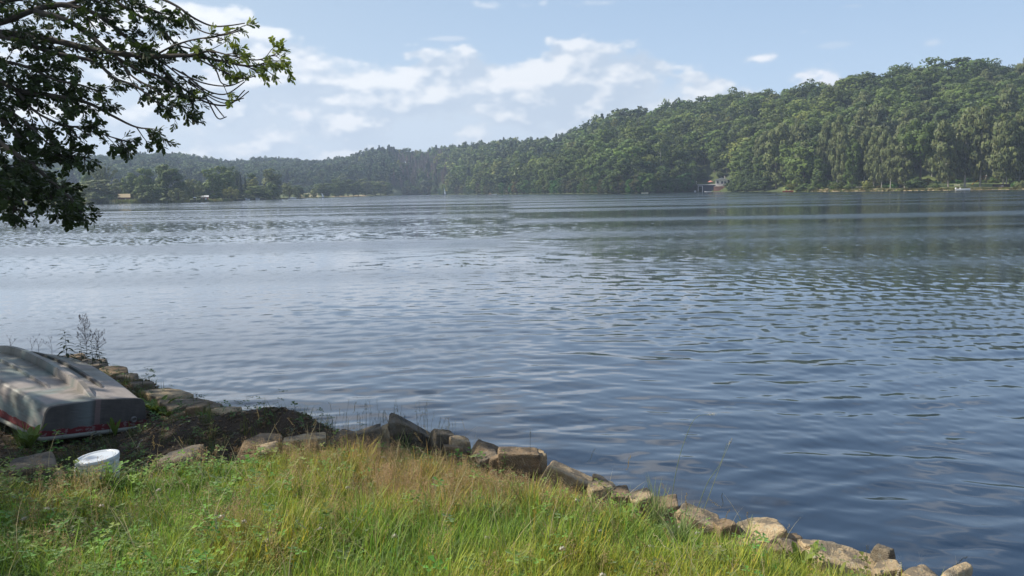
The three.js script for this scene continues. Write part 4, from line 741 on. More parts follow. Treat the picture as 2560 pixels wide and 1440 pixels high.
// ---------------------------------------------------------------- bucket with a lid
{
  const c = at(250, 1143, 5.62), R = 0.143, bucket = thing('bucket', 'white plastic bucket with a closed lid standing in the grass', 'bucket', c.clone().add(V3(0, -0.27, 0)));
  bucket.rotation.set(0.02, 0, 0.08); bucket.scale.y = 0.7; bucket.position.y += 0.08;
  const prof = (a) => a.map(([x, y]) => new THREE.Vector2(x, y));
  const plasticT = tex(256, 128, (u, v) => { const n = fbm(u * 16, v * 8, 5, 0), d = sstep(0.45, 0.05, v) * (0.4 + 0.6 * n); return [0.50, 0.53, 0.51].map((k, i) => lerp(k, [0.30, 0.29, 0.22][i], d * 0.55) * (0.92 + 0.12 * n)); });
  const plastic = new THREE.MeshPhysicalMaterial({ map: plasticT, roughness: 0.38, specularIntensity: 0.8, side: THREE.DoubleSide });
  mesh('bucket_body', new THREE.LatheGeometry(prof([[0, 0], [R * 0.82, 0], [R * 0.84, 0.006], [R * 0.955, 0.215], [R * 0.985, 0.217], [R * 0.985, 0.229], [R * 0.955, 0.231], [R * 0.965, 0.258]]), 48), plastic, bucket);
  const lid = mesh('lid', new THREE.LatheGeometry(prof([[0, 0.283], [R * 0.4, 0.2825], [R * 0.80, 0.280], [R * 0.86, 0.2785], [R * 0.885, 0.279], [R * 0.90, 0.285], [R * 0.925, 0.2875], [R * 1.0, 0.2875], [R * 1.025, 0.284], [R * 1.03, 0.262], [R * 1.022, 0.250], [R * 1.0, 0.250]]), 56), new THREE.MeshPhysicalMaterial({ map: tex(256, 256, (u, v) => { const n = fbm(u * 10, v * 10, 5, 10, 0.6); return [0.46, 0.49, 0.52].map((k, i) => k * (0.86 + 0.18 * n) - (i === 2 ? 0 : 0.01)); }), roughness: 0.3, specularIntensity: 0.8, side: THREE.DoubleSide }), bucket);
  mesh('rim_bead', new THREE.TorusGeometry(R * 0.83, 0.0025, 6, 48).rotateX(Math.PI / 2).translate(0, 0.2805, 0), plastic, lid);
  const hp = []; for (let i = 0; i <= 20; i++) { const a = Math.PI * i / 20; hp.push(V3(Math.cos(a) * R * 1.06, 0.222 - Math.sin(a) * 0.13, 0.03 + Math.sin(a) * 0.115)); }
  mesh('handle', tube(hp, 0.0032, 6), std(0.30, 0.36, 0.36, { roughness: 0.4, metalness: 0.4 }), bucket);
  for (const s of [-1, 1]) mesh('handle_lug', box(0.014, 0.03, 0.03, s * R * 1.02, 0.222, 0.03, 0.004), plastic, bucket);
  partNames(bucket);
}

// ---------------------------------------------------------------- oak that stands left of the frame and hangs its branches into it
{
  const r = rng(2024), bark = new THREE.MeshStandardMaterial({ map: tex(128, 256, (u, v) => { const n = fbm(u * 12, v * 6, 5, 0, 0.6); return [0.055 * (0.5 + n), 0.046 * (0.5 + n), 0.036 * (0.5 + n)]; }), roughness: 1, bumpMap: tex(128, 256, (u, v) => fbm(u * 20, v * 8, 4, 0), false), bumpScale: 0.01 });
  const oakLeaf = (tone) => leafMat(...tone, { vertexColors: true, roughness: 0.85, transmission: 0.4 });
  const leafM = [oakLeaf([0.034, 0.056, 0.012]), oakLeaf([0.055, 0.085, 0.016]), oakLeaf([0.19, 0.235, 0.035])];  // dark tones hold the backlit silhouette, the bright one paints sunlit tips
  // a lobed leaf lying along +x
  function leafInto(t, base, dir, nrm, L, b) {
    const side = nrm.clone().cross(dir).normalize(), out = [[0.0, 0.03], [0.16, 0.07], [0.28, 0.20], [0.36, 0.13], [0.50, 0.31], [0.60, 0.19], [0.74, 0.33], [0.84, 0.18], [0.94, 0.17], [1.0, 0.0]], col = [b, b, b * 0.9];
    const P = (x, y, s) => base.clone().addScaledVector(dir, x * L).addScaledVector(side, y * L * s).addScaledVector(nrm, L * (0.10 * y - 0.12 * x * x));
    for (const s of [-1, 1]) for (let i = 0; i + 1 < out.length; i++) {
      const a = P(out[i][0], 0, s), c = P(out[i + 1][0], 0, s), d = P(out[i + 1][0], out[i + 1][1], s), e = P(out[i][0], out[i][1], s);
      if (s > 0) { t.tri(a, d, e, null, col); t.tri(a, c, d, null, col); } else { t.tri(a, e, d, null, col); t.tri(a, d, c, null, col); }
    }
  }
  // sprig along +x: a short twig with a rosette of leaves towards its end
  function sprig(seed, n) {
    const q = rng(seed), t = new Tri(true), tw = smoothPts([V3(), V3(0.07, 0.012 * (q() - 0.3), 0.015 * (q() - 0.5)), V3(0.15, 0.03 * (q() - 0.5), 0.03 * (q() - 0.5))], 5);
    for (let i = 0; i < n; i++) {
      const k = 0.35 + 0.65 * i / (n - 1), b = tw[Math.min(5, Math.round(k * 5))].clone(), a = i * 2.4 + q() * 0.6, sp = lerp(1.0, 0.55, k) * (0.8 + 0.4 * q()), dir = V3(0.75, Math.cos(a) * sp * 0.8, Math.sin(a) * sp).normalize();
      const nrm = V3(0, 1, 0).addScaledVector(sph(q), 0.55).addScaledVector(dir, -dir.y).normalize();
      leafInto(t, b, dir, nrm.addScaledVector(dir, -nrm.dot(dir)).normalize(), 0.075 + 0.05 * q(), 0.7 + 0.6 * q());
    }
    const g = t.geo(), s = tube(tw, [0.0035, 0.003, 0.0028, 0.0025, 0.002, 0.0015], 3, false).toNonIndexed(); s.deleteAttribute('uv');
    s.setAttribute('color', new THREE.Float32BufferAttribute(new Float32Array(s.attributes.position.count * 3).fill(0.5), 3));
    return mergeGeometries([g, s]);
  }
  const sprigs = [sprig(1, 8), sprig(2, 9), sprig(3, 7), sprig(4, 10)];
  const tree = thing('oak_tree', 'dark oak whose leafy branches hang into the picture from the upper left', 'tree');
  tag(tree, null, 'tree');
  const BASE = V3(-8.4, 0.6, -7.0);
  tree.position.set(0, 0, 0);
  // trunk stands just out of the frame
  mesh('trunk', tube(smoothPts([BASE, V3(-8.3, 2.2, -7.05), V3(-8.1, 4.2, -7.2), V3(-8.2, 6.5, -7.3), V3(-8.0, 9.5, -7.4)], 16), Array.from({ length: 17 }, (_, i) => 0.42 - 0.32 * (i / 16) + (i < 2 ? 0.12 - i * 0.06 : 0)), 14), bark, tree);
  // branches, traced in the photograph at their own depths: points, thick start, depth at both ends, leafiness
  const B = [
    [[[-160, 70], [0, 83], [120, 98], [240, 125], [383, 141], [475, 139], [564, 155], [630, 165], [678, 152]], 0.050, 7.6, 7.0, 0.16],
    [[[-60, 70], [20, 50], [88, 24], [161, 12], [241, 36], [306, 85], [362, 129], [402, 173], [463, 225], [523, 258], [572, 262], [612, 225]], 0.040, 7.8, 7.6, 0.26, 0.70],
    [[[88, 30], [161, 48], [221, 85], [282, 137], [342, 173], [402, 193], [463, 238], [520, 250], [560, 292]], 0.034, 7.6, 7.3, 0.30, 0.78],
    [[[-120, 190], [0, 203], [40, 225], [120, 237], [221, 258], [282, 290], [342, 318], [378, 322]], 0.040, 7.2, 6.9, 0.05],
    [[[180, -60], [300, -30], [395, -6], [443, 16], [483, 44], [527, 64], [572, 64], [612, 58]], 0.022, 7.9, 7.6, 0.30, 0.52],
    [[[0, 90], [60, 105], [121, 129], [241, 157], [282, 193], [342, 217], [400, 262], [420, 270]], 0.030, 7.4, 7.1, 0.05],
    [[[-140, 290], [0, 298], [60, 354], [121, 386], [189, 390], [226, 396]], 0.034, 7.0, 6.8, 0.08],
    [[[-140, 310], [-40, 330], [20, 372], [90, 420], [140, 465], [180, 500], [203, 528]], 0.040, 6.8, 6.6, 0.02],
    [[[-120, 400], [-40, 440], [0, 470], [30, 505], [40, 525]], 0.030, 6.7, 6.6, 0.02],
    [[[160, 14], [260, -10], [330, 30], [400, 70], [440, 110], [500, 130], [590, 205]], 0.024, 7.9, 7.6, 0.10, 0.8],
    [[[260, -40], [330, 0], [390, 28], [430, 40]], 0.020, 7.7, 7.5, 0.0],
    [[[383, 141], [430, 116], [480, 100], [540, 90], [590, 76]], 0.012, 7.3, 7.0, 0.35],
    [[[475, 139], [520, 128], [580, 140], [640, 150], [690, 135]], 0.010, 7.1, 6.9, 0.05],
    [[[300, 85], [350, 110], [400, 150], [450, 190], [490, 220], [560, 258], [610, 245]], 0.012, 7.7, 7.5, 0.1, 0.55],
    [[[280, 130], [330, 190], [380, 220], [440, 262], [480, 260]], 0.012, 7.4, 7.2, 0.10],
    [[[40, 225], [90, 280], [150, 310], [200, 320], [270, 340], [300, 350]], 0.016, 7.1, 6.9, 0.05],
    [[[-60, 240], [20, 275], [80, 320], [110, 350], [150, 380]], 0.020, 7.0, 6.9, 0.03],
    [[[-100, 360], [-20, 400], [60, 440], [110, 480], [150, 505], [172, 530]], 0.030, 6.8, 6.6, 0.02],
    [[[-100, -20], [0, 0], [80, -10], [160, -30], [260, 10]], 0.050, 7.9, 7.7, 0.0],
    [[[-140, 140], [-20, 150], [60, 165], [140, 200], [210, 215], [260, 235]], 0.026, 7.2, 7.0, 0.02],
    [[[440, 20], [500, 76], [560, 86], [602, 76]], 0.006, 7.7, 7.5, 1.0], [[[470, 200], [530, 240], [590, 250], [622, 228]], 0.006, 7.6, 7.5, 1.0], [[[500, 150], [560, 180], [600, 196], [640, 190]], 0.006, 7.1, 7.0, 1.0], [[[430, 170], [500, 205], [570, 215], [610, 200]], 0.006, 7.4, 7.2, 1.0], [[[505, 220], [525, 262], [545, 296], [566, 292]], 0.005, 7.5, 7.4, 1.0], [[[520, 150], [540, 175], [552, 205], [560, 212]], 0.005, 7.1, 7.0, 0.8],
    [[[455, 180], [520, 228], [560, 236], [602, 212], [612, 204]], 0.006, 7.5, 7.4, 1.0],
  ];
  const spots = [];
  const addSprig = (p, dir, s) => spots.push([p, dir, s * 0.49]);
  B.forEach(([pts, r0, d0, d1, bare, full = 1], bi) => {
    const P = pts.map(([x, y], i) => at(x, y, lerp(d0, d1, i / (pts.length - 1)) + 0.6 + (r() - 0.5) * 0.12));
    const n = pts.length * 6, C = smoothPts(P, n), rad = C.map((_, i) => lerp(Math.max(r0, 0.010), 0.0052, Math.pow(i / n, 0.7)));
    const grp = mesh('branch', tube(C, rad, r0 > 0.02 ? 8 : 5), bark, tree), twigs = [];
    if (bare >= 1) return;
    const dense = r0 < 0.015 ? 0.9 : 1.0;
    for (let i = Math.round(n * bare); i <= n; i++) {
      const k = i / n; if (k > full) break; const t = C[Math.min(n, i + 1)].clone().sub(C[Math.max(0, i - 1)]).normalize();
      const m = pts[0][0] < 0 && k < 0.55 ? 2 : 1;
      for (let q = 0; q < m; q++) {
        if (r() > (C[i].x / -C[i].z > -0.45 ? 0.43 : 0.50) * dense * (k > 0.85 ? 1.25 : 1)) continue;
        const dir = t.clone().multiplyScalar(0.75).add(V3((r() - 0.4) * 0.9, (r() - 0.62) * 1.3, (r() - 0.5) * 1.6)).normalize(), len = 0.10 + 0.27 * r() * (1.1 - 0.6 * k) * (d0 < 7.05 ? 0.6 : 1), e = C[i].clone().addScaledVector(dir, len), mid = C[i].clone().addScaledVector(dir, len * 0.5).add(V3(0, -0.03 + 0.05 * r(), 0));
        twigs.push(tube([C[i], mid, e], [0.006, 0.004, 0.002], 4, false));
        const c = 2 + Math.floor(r() * 3.2);
        for (let u = 0; u < c; u++) { const f = 0.35 + 0.65 * (u + r() * 0.5) / c, b = C[i].clone().lerp(e, Math.min(1, f)), d2 = dir.clone().add(sph(r).multiplyScalar(0.85)).add(V3(0, -0.1, 0)).normalize(); addSprig(b, d2, 0.85 + 0.4 * r()); }
      }
    }
    if (twigs.length) mesh('twigs', merge(twigs), bark, grp).userData.kind = 'stuff';
  });
  // hanging masses of leaves at the left edge, and the part of the crown outside the frame that shades the boat
  const blob = (px, py, D, rx, ry, n) => { for (let i = 0; i < n * 0.31; i++) { const a = r() * 6.28, q = Math.sqrt(r()), p = at(px + Math.cos(a) * q * rx, py + Math.sin(a) * q * ry, D + 0.6 + (r() - 0.5) * 1.0); addSprig(p, V3(0.5, -0.3, 0.1).add(sph(r)).normalize(), 0.85 + 0.4 * r()); } };
  blob(10, 380, 6.9, 80, 70, 150); blob(60, 455, 6.8, 80, 60, 200); blob(120, 490, 6.7, 60, 45, 120); blob(170, 515, 6.6, 42, 36, 55); blob(20, 470, 6.8, 60, 60, 110); blob(40, 130, 7.4, 110, 70, 170); blob(30, 40, 7.6, 120, 50, 170); blob(150, 90, 7.6, 90, 70, 130); blob(110, 190, 7.3, 110, 50, 130); blob(30, 250, 7.2, 70, 45, 90); blob(260, 60, 7.7, 80, 50, 80); blob(400, 40, 7.7, 60, 40, 60); blob(200, 265, 7.1, 70, 35, 60); blob(300, 130, 7.5, 60, 50, 60); blob(22, 515, 6.7, 24, 22, 14);
  const SHX = 1 / Math.tan(SUN_EL);
  for (let i = 0; i < 5200; i++) {        // crown between 4.4 and 9 m, unseen left of the frame, trimmed so its shade falls where wanted
    const h = 4.4 + 4.6 * r(), x = -17 + 12.5 * r(), z = -12.6 + 8.6 * r();
    if (x > -0.66 * -z - 0.35) continue;
    const lx = x + (h - 0.9) * SHX * 0.99, lz = z + (h - 0.9) * SHX * 0.1;
    if (!(lx < -3.1 - 0.35 * (lz + 6) * 0 - (lz > -5.6 ? 0.15 : 0) || (lz < -6.5 && lx < -0.6) || (lz > -4.9 && lx < -2.0 - 0.25 * (lz + 4.9)))) continue;
    if (fbm(lx * 1.05 + 3, lz * 1.05 + h * 0.05, 3) < 0.42) continue;
    for (let k = 0; k < 4; k++) addSprig(V3(x, h, z).add(sph(r).multiplyScalar(0.2)), sph(r).add(V3(0.4, -0.2, 0)).normalize(), 1.5 + 0.6 * r());
  }
  for (const [to, r0] of [[V3(-6.2, 5.2, -8.6), 0.10], [V3(-6.0, 4.6, -7.6), 0.11], [V3(-6.4, 4.0, -7.2), 0.09], [V3(-9.5, 7.0, -9.6), 0.12], [V3(-6.5, 8.0, -6.4), 0.10], [V3(-6.6, 6.8, -9.9), 0.10]]) { const s = V3(-8.15, to.y - 1.2, -7.2), m = s.clone().lerp(to, 0.5).add(V3(0, 0.35, 0)); mesh('limb', tube(smoothPts([s, m, to], 10), Array.from({ length: 11 }, (_, i) => lerp(r0, r0 * 0.4, i / 10)), 8), bark, tree); }
  const X = V3(1, 0, 0), frame = (p, dir, s) => { const q = new THREE.Quaternion().setFromUnitVectors(X, dir), roll = new THREE.Quaternion().setFromAxisAngle(X, r() * 0.9 - 0.45); return new THREE.Matrix4().compose(p, q.multiply(roll), V3(s, s, s)); };
  // the sprigs at the tips against the sky are parts of their own, the rest one mass of foliage
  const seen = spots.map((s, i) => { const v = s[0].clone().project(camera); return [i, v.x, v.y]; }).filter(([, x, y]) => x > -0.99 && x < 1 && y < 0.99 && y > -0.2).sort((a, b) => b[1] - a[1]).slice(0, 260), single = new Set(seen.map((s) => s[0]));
  const bags = [[], [], [], []], cols = [[], [], [], []];
  spots.forEach(([p, dir, s], i) => {
    const k = i % 4, m = frame(p, dir, s);
    if (single.has(i)) { const tip = sstep(-0.66, -0.50, p.clone().project(camera).x), o = mesh('leaf_sprig', sprigs[k], leafM[r() < tip ? 2 : i % 3 === 0 ? 1 : 0], tree); m.decompose(o.position, o.quaternion, o.scale); } else { bags[k].push(m); const b = 0.8 + 0.45 * r(); cols[k].push(rgb(b, b, b)); }  // bright tone towards the right tips stands in for sun through leaves
  });
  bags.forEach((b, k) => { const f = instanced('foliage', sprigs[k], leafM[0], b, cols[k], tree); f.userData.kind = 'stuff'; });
  partNames(tree);
}

// ---------------------------------------------------------------- grass, weeds and flowers of the lawn
const lawn = (x, z) => edgeDist(x, z) > 0.10 && dirtAt(x, z) < 0.55;
const inView = (x, y, z, m = 0.12) => { const v = V3(x, y, z).project(camera); return v.x > -1 - m && v.x < 1 + m && v.y > -1 - m * 3 && v.y < 1; };
const pxOf = (x, y, z) => { const v = V3(x, y, z).project(camera); return [1280 + v.x * 1280, 720 - v.y * 720]; };
function blade(t, base, a, h, lean, w, col, segs = 3, curl = 1, fold = 0) {
  const d = V3(Math.cos(a), 0, Math.sin(a)), s = V3(-d.z, 0, d.x); let prev = null;
  for (let i = 0; i <= segs; i++) {
    const k = i / segs, c = base.clone().addScaledVector(d, lean * Math.pow(k, 1 + curl)).add(V3(0, h * (k - 0.35 * curl * k * k * lean / Math.max(h, 0.01) - fold * k * k), 0)), q = w * (1 - Math.pow(k, 1.7)) * (0.75 + 0.5 * Math.sin(k * 2.6));
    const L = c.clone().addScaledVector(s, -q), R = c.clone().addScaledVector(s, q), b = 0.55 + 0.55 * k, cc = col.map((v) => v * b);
    if (prev) { t.tri(prev[0], R, prev[1], null, cc); if (i < segs) t.tri(prev[0], L, R, null, cc); }
    prev = [L, R];
  }
}
const grassMat = new THREE.MeshPhysicalMaterial({ color: rgb(1, 1, 1), vertexColors: true, roughness: 0.95, transmission: 0.45, thickness: 0, side: THREE.DoubleSide, specularIntensity: 0.6 });
{
  const r = rng(314);
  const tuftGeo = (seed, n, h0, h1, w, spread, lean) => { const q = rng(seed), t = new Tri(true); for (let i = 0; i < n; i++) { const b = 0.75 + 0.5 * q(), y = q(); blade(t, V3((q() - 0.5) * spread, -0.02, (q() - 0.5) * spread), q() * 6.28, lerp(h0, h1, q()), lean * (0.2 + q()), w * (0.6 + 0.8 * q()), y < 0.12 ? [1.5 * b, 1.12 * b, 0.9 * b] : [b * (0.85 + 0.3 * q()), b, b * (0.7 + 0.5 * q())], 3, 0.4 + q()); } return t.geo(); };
  const fine = [tuftGeo(1, 22, 0.05, 0.19, 0.0019, 0.09, 0.11), tuftGeo(2, 22, 0.03, 0.13, 0.0017, 0.10, 0.11), tuftGeo(3, 18, 0.08, 0.25, 0.0021, 0.08, 0.13)];
  // seed heads: thin stems with a loose panicle of reddish grains
  const seedGeo = (seed) => {
    const q = rng(seed), t = new Tri(true), stem = [0.55, 0.42, 0.22], head = [0.46, 0.33, 0.20];
    for (let i = 0; i < 6; i++) {
      const a = q() * 6.28, h = 0.13 + 0.13 * q(), ln = 0.07 * q(), b = V3((q() - 0.5) * 0.1, 0, (q() - 0.5) * 0.1), d = V3(Math.cos(a), 0, Math.sin(a));
      blade(t, b, a, h, ln, 0.0009, stem, 2, 0.6);
      for (let k = 0; k < 26; k++) { const u = 0.55 + 0.45 * Math.pow(q(), 0.8), rr = 0.034 * (1.15 - u) * 2.4 * q(), g = q() * 6.28, c = b.clone().addScaledVector(d, ln * Math.pow(u, 1.6)).add(V3(Math.cos(g) * rr, h * u + rr * 0.4, Math.sin(g) * rr)), s = 0.0024 + 0.0022 * q(), o = sph(q), e = o.clone().cross(sph(q)).normalize(), m = 0.7 + 0.6 * q(); t.tri(c.clone().addScaledVector(o, s * 1.5), c.clone().addScaledVector(e, s * 0.6), c.clone().addScaledVector(o, -s * 1.5).addScaledVector(e, -s * 0.2), null, head.map((v) => v * m)); }
    }
    return t.geo();
  };
  const seeds = [seedGeo(11), seedGeo(12), seedGeo(13)];
  // clover and other small round leaves
  const cloverGeo = (seed, s0, n) => {
    const q = rng(seed), t = new Tri(true);
    for (let i = 0; i < n; i++) {
      const c = V3((q() - 0.5) * 0.16, 0.03 + 0.10 * q(), (q() - 0.5) * 0.16), a0 = q() * 6.28, tilt = V3((q() - 0.5) * 0.9, 1, (q() - 0.5) * 0.9).normalize(), m = 0.7 + 0.6 * q(), col = [m, m, m * 0.9];
      const e = tilt.clone().cross(V3(1, 0.1, 0.2)).normalize(), f = tilt.clone().cross(e);
      for (let k = 0; k < 3; k++) { const a = a0 + k * 2.094, dir = e.clone().multiplyScalar(Math.cos(a)).addScaledVector(f, Math.sin(a)), sd = e.clone().multiplyScalar(-Math.sin(a)).addScaledVector(f, Math.cos(a)), s = s0 * (0.7 + 0.6 * q()), A = c, B = c.clone().addScaledVector(dir, s * 0.75).addScaledVector(sd, s * 0.42).addScaledVector(tilt, s * 0.12), C = c.clone().addScaledVector(dir, s), D = c.clone().addScaledVector(dir, s * 0.75).addScaledVector(sd, -s * 0.42).addScaledVector(tilt, s * 0.12); t.tri(A, B, C, null, col); t.tri(A, C, D, null, col); }
    }
    return t.geo();
  };
  const clovers = [cloverGeo(21, 0.017, 9), cloverGeo(22, 0.022, 8), cloverGeo(23, 0.030, 6)];
  const lerp3 = (a, b, t) => a.map((v, i) => lerp(v, b[i], t));
  const G = [[[], []], [[], []], [[], []]], S = [[[], []], [[], []], [[], []]], C = [[[], []], [[], []], [[], []]], STRAW = [[], []], WH = [], YE = [];
  for (let i = 0; i < 60000; i++) {
    const x = -5.2 + 8.2 * r(), z = -7.4 + 5.0 * r();
    if (!inView(x, 1.1, z)) continue;
    const sd = edgeDist(x, z); if (sd < 0.07 || Math.hypot(x + 2.93, z + 5.64) < 0.19) continue;
    const dirt = dirtAt(x, z); if (dirt > 0.5 && r() > 0.05) continue;
    const y = bankH(x, z, sd), [px, py] = pxOf(x, y, z);
    // where the photograph is brown with seed heads, where it is fresh green
    const n = fbm(x * 1.3 + 3, z * 1.3, 3), m = fbm(x * 3.1, z * 3.1 + 8, 3);
    const brown = clamp(sstep(650, 1150, px) * sstep(1420, 1250, py - (px < 900 ? 40 : 0)) * 0.95 + (n - 0.5) * 1.5 - (px > 1560 ? sstep(1560, 1680, px) * 0.75 : 0) - sstep(1340, 1440, py) * 0.35, 0, 1);
    const left = sstep(900, 300, px);
    const v = 0.6 + 0.75 * r(), green = lerp3([0.165, 0.300, 0.032], [0.39, 0.41, 0.046], clamp(r() * 0.6 + (n - 0.5) * 1.6 + 0.25 * brown - 0.25 * left)), olive = [0.235, 0.215, 0.050], tan = [0.36, 0.26, 0.10];
    const c = green.map((g, k) => lerp(lerp(g, olive[k], clamp(brown * 0.8 + 0.35 * (m - 0.4))), tan[k], r() < 0.06 + 0.16 * brown ? 0.8 : 0) * v);
    const k = i % 3, near = sstep(0.1, 0.95, sd), sc = lerp(0.42, 1, sstep(0.05, 0.85, x < -1 ? z - rowZ(x) : 1)) * (0.75 + 0.55 * r()) * (0.45 + 1.15 * m) * (0.36 + 0.64 * near);
    if (r() < (0.50 - 0.12 * left) * (fbm(x * 5 + 2, z * 5, 2) < 0.34 ? 0.35 : 1)) { G[k][0].push(matrix(V3(x, y, z), r() * 6.28, V3(sc, sc * (1 - 0.15 * left), sc))); G[k][1].push(rgb(...c)); }
    if (sd > 0.3 && r() < 0.085 * brown + 0.006) { S[k][0].push(matrix(V3(x, y, z), r() * 6.28, (0.75 + 0.5 * r()) * (0.6 + 0.4 * near), 0.25 * r(), r() * 6.28)); const q = 0.65 + 0.45 * r(); S[k][1].push(rgb(q * 1.0, q * 0.92, q * 0.8)); }
    if (r() < (0.013 + 0.062 * left) * (m > 0.48 ? 1.6 : 0.25)) { C[k][0].push(matrix(V3(x, y + 0.01, z), r() * 6.28, 0.8 + 0.7 * r())); C[k][1].push(rgb(...[0.150, 0.245, 0.036].map((g) => g * (0.7 + 0.6 * r())))); }
    if (r() < 0.011) { STRAW[0].push(matrix(V3(x, y, z), r() * 6.28, 0.7 + 0.7 * r(), 0.7 * r(), r() * 6.28)); STRAW[1].push(rgb(0.42, 0.36, 0.20)); }
    if (r() < 0.0022) WH.push([x, y, z]); if (r() < 0.0020 && px > 900) YE.push([x, y, z]);
  }
  const bag = (name, label, cat, geos, lists, mat = grassMat) => { const g = thing(name, label, cat); g.userData.kind = 'stuff'; geos.forEach((q, k) => lists[k][0].length && instanced('blades', q, mat, lists[k][0], lists[k][1], g)); partNames(g); };
  bag('meadow_grass', 'fine green and straw coloured grass all over the lawn in front of the stones', 'grass', fine, G);
  bag('seed_grass', 'reddish brown haze of fine seed heads over the middle of the lawn', 'seed heads', seeds, S);
  bag('clover', 'small round clover leaves between the grass, thickest at the lower left', 'clover', clovers, C);
  const sg = new Tri(true); { const q = rng(8); for (let i = 0; i < 2; i++) { blade(sg, V3(0, 0, 0), q() * 6.28, 0.34, 0.16, 0.0016, [1, 1, 1], 5, 1.2); } for (let k = 0; k < 22; k++) { const u = k / 22, o = sph(q), c = V3(0.10 + 0.05 * u, 0.27 + 0.06 * u, 0).addScaledVector(o, 0.004), s = 0.006; sg.tri(c, c.clone().add(V3(s, s * 0.8, 0)), c.clone().add(V3(s * 0.4, s * 0.4, s * 0.6)), V3(0, 1, 0), [1.1, 1, 0.85]); } }
  tag(instanced('dry_stalks', sg.geo(), grassMat, STRAW[0], STRAW[1]), 'dry pale stalks standing singly all over the lawn', 'dry stalks', null, 'stuff');
  // flower heads
  const fh = (n, R, col, seed) => { const q = rng(seed), t = new Tri(true); for (let i = 0; i < n; i++) { const o = sph(q); o.y = Math.abs(o.y) * 0.9; const e = o.clone().cross(sph(q)).normalize(), c = V3(0, 0.10, 0).addScaledVector(o, R * 0.6), m = 0.8 + 0.3 * q(); t.tri(c.clone().addScaledVector(e, R * 0.3), c.clone().addScaledVector(o, R * 0.7), c.clone().addScaledVector(e, -R * 0.3), o, col.map((v) => v * m)); } blade(t, V3(0, -0.02, 0), 1, 0.12, 0.0, 0.0014, [0.12, 0.16, 0.04], 2, 0); return t.geo(); };
  tag(instanced('clover_flowers', fh(46, 0.013, [0.72, 0.68, 0.58], 5), grassMat, WH.map(([x, y, z]) => matrix(V3(x, y, z), r() * 6, 0.8 + 0.5 * r()))), 'scattered small white clover flowers in the lawn', 'clover flowers', null, 'stuff');
  tag(instanced('yellow_flowers', fh(16, 0.008, [0.75, 0.55, 0.04], 6), grassMat, YE.map(([x, y, z]) => matrix(V3(x, y, z), r() * 6, 0.8 + 0.5 * r()))), 'scattered tiny yellow flowers in the lawn', 'yellow flowers', null, 'stuff');
  // weeds, crumbs and chips on the bare earth
  const W = [[], []], K = [[], []], Q = [[], []];
  const crumb = rockGeo(0.03, 0.018, 0.026, 5, { detail: 2, k: 8, cuts: 4 });
  for (let i = 0; i < 26000; i++) {
    const x = -6.5 + 6.2 * r(), z = -10.5 + 5.2 * r(), sd = edgeDist(x, z); if (sd < 0.02 || dirtAt(x, z) < 0.4 || !inView(x, 0.8, z)) continue;
    const y = bankH(x, z, sd), v = 0.5 + r();
    if (r() < 0.5) { K[0].push(matrix(V3(x, y + 0.003, z), r() * 6.28, V3(0.4 + 1.1 * r() * r() + (r() < 0.02 ? 2 : 0), 0.4 + 0.9 * r(), 0.4 + r()))); K[1].push(r() < 0.05 ? rgb(0.8 * v, 0.72 * v, 0.6 * v) : rgb(0.34 * v, 0.28 * v, 0.22 * v)); }
    if (r() < 0.030 + (fbm(x * 2, z * 2, 2) > 0.55 ? 0.08 : 0)) { W[0].push(matrix(V3(x, y, z), r() * 6.28, 0.6 + 0.7 * r())); W[1].push(rgb(0.09 * v, 0.12 * v, 0.03 * v)); }
    if (r() < 0.022) { Q[0].push(matrix(V3(x, y, z), r() * 6.28, 0.7 + 0.6 * r())); Q[1].push(rgb(0.07, 0.13 * v, 0.028)); }
  }
  tag(instanced('earth_crumbs', crumb, new THREE.MeshStandardMaterial({ map: rockTex, roughness: 1 }), K[0], K[1]), 'loose dark crumbs and chips on the bare earth round the boat', 'earth crumbs', null, 'stuff');
  const dw = thing('sparse_weeds', 'thin grass and small weeds growing on the bare earth by the boat', 'weeds'); dw.userData.kind = 'stuff';
  instanced('blades', fine[0], grassMat, W[0], W[1], dw); instanced('leaves', clovers[2], grassMat, Q[0], Q[1], dw);
}
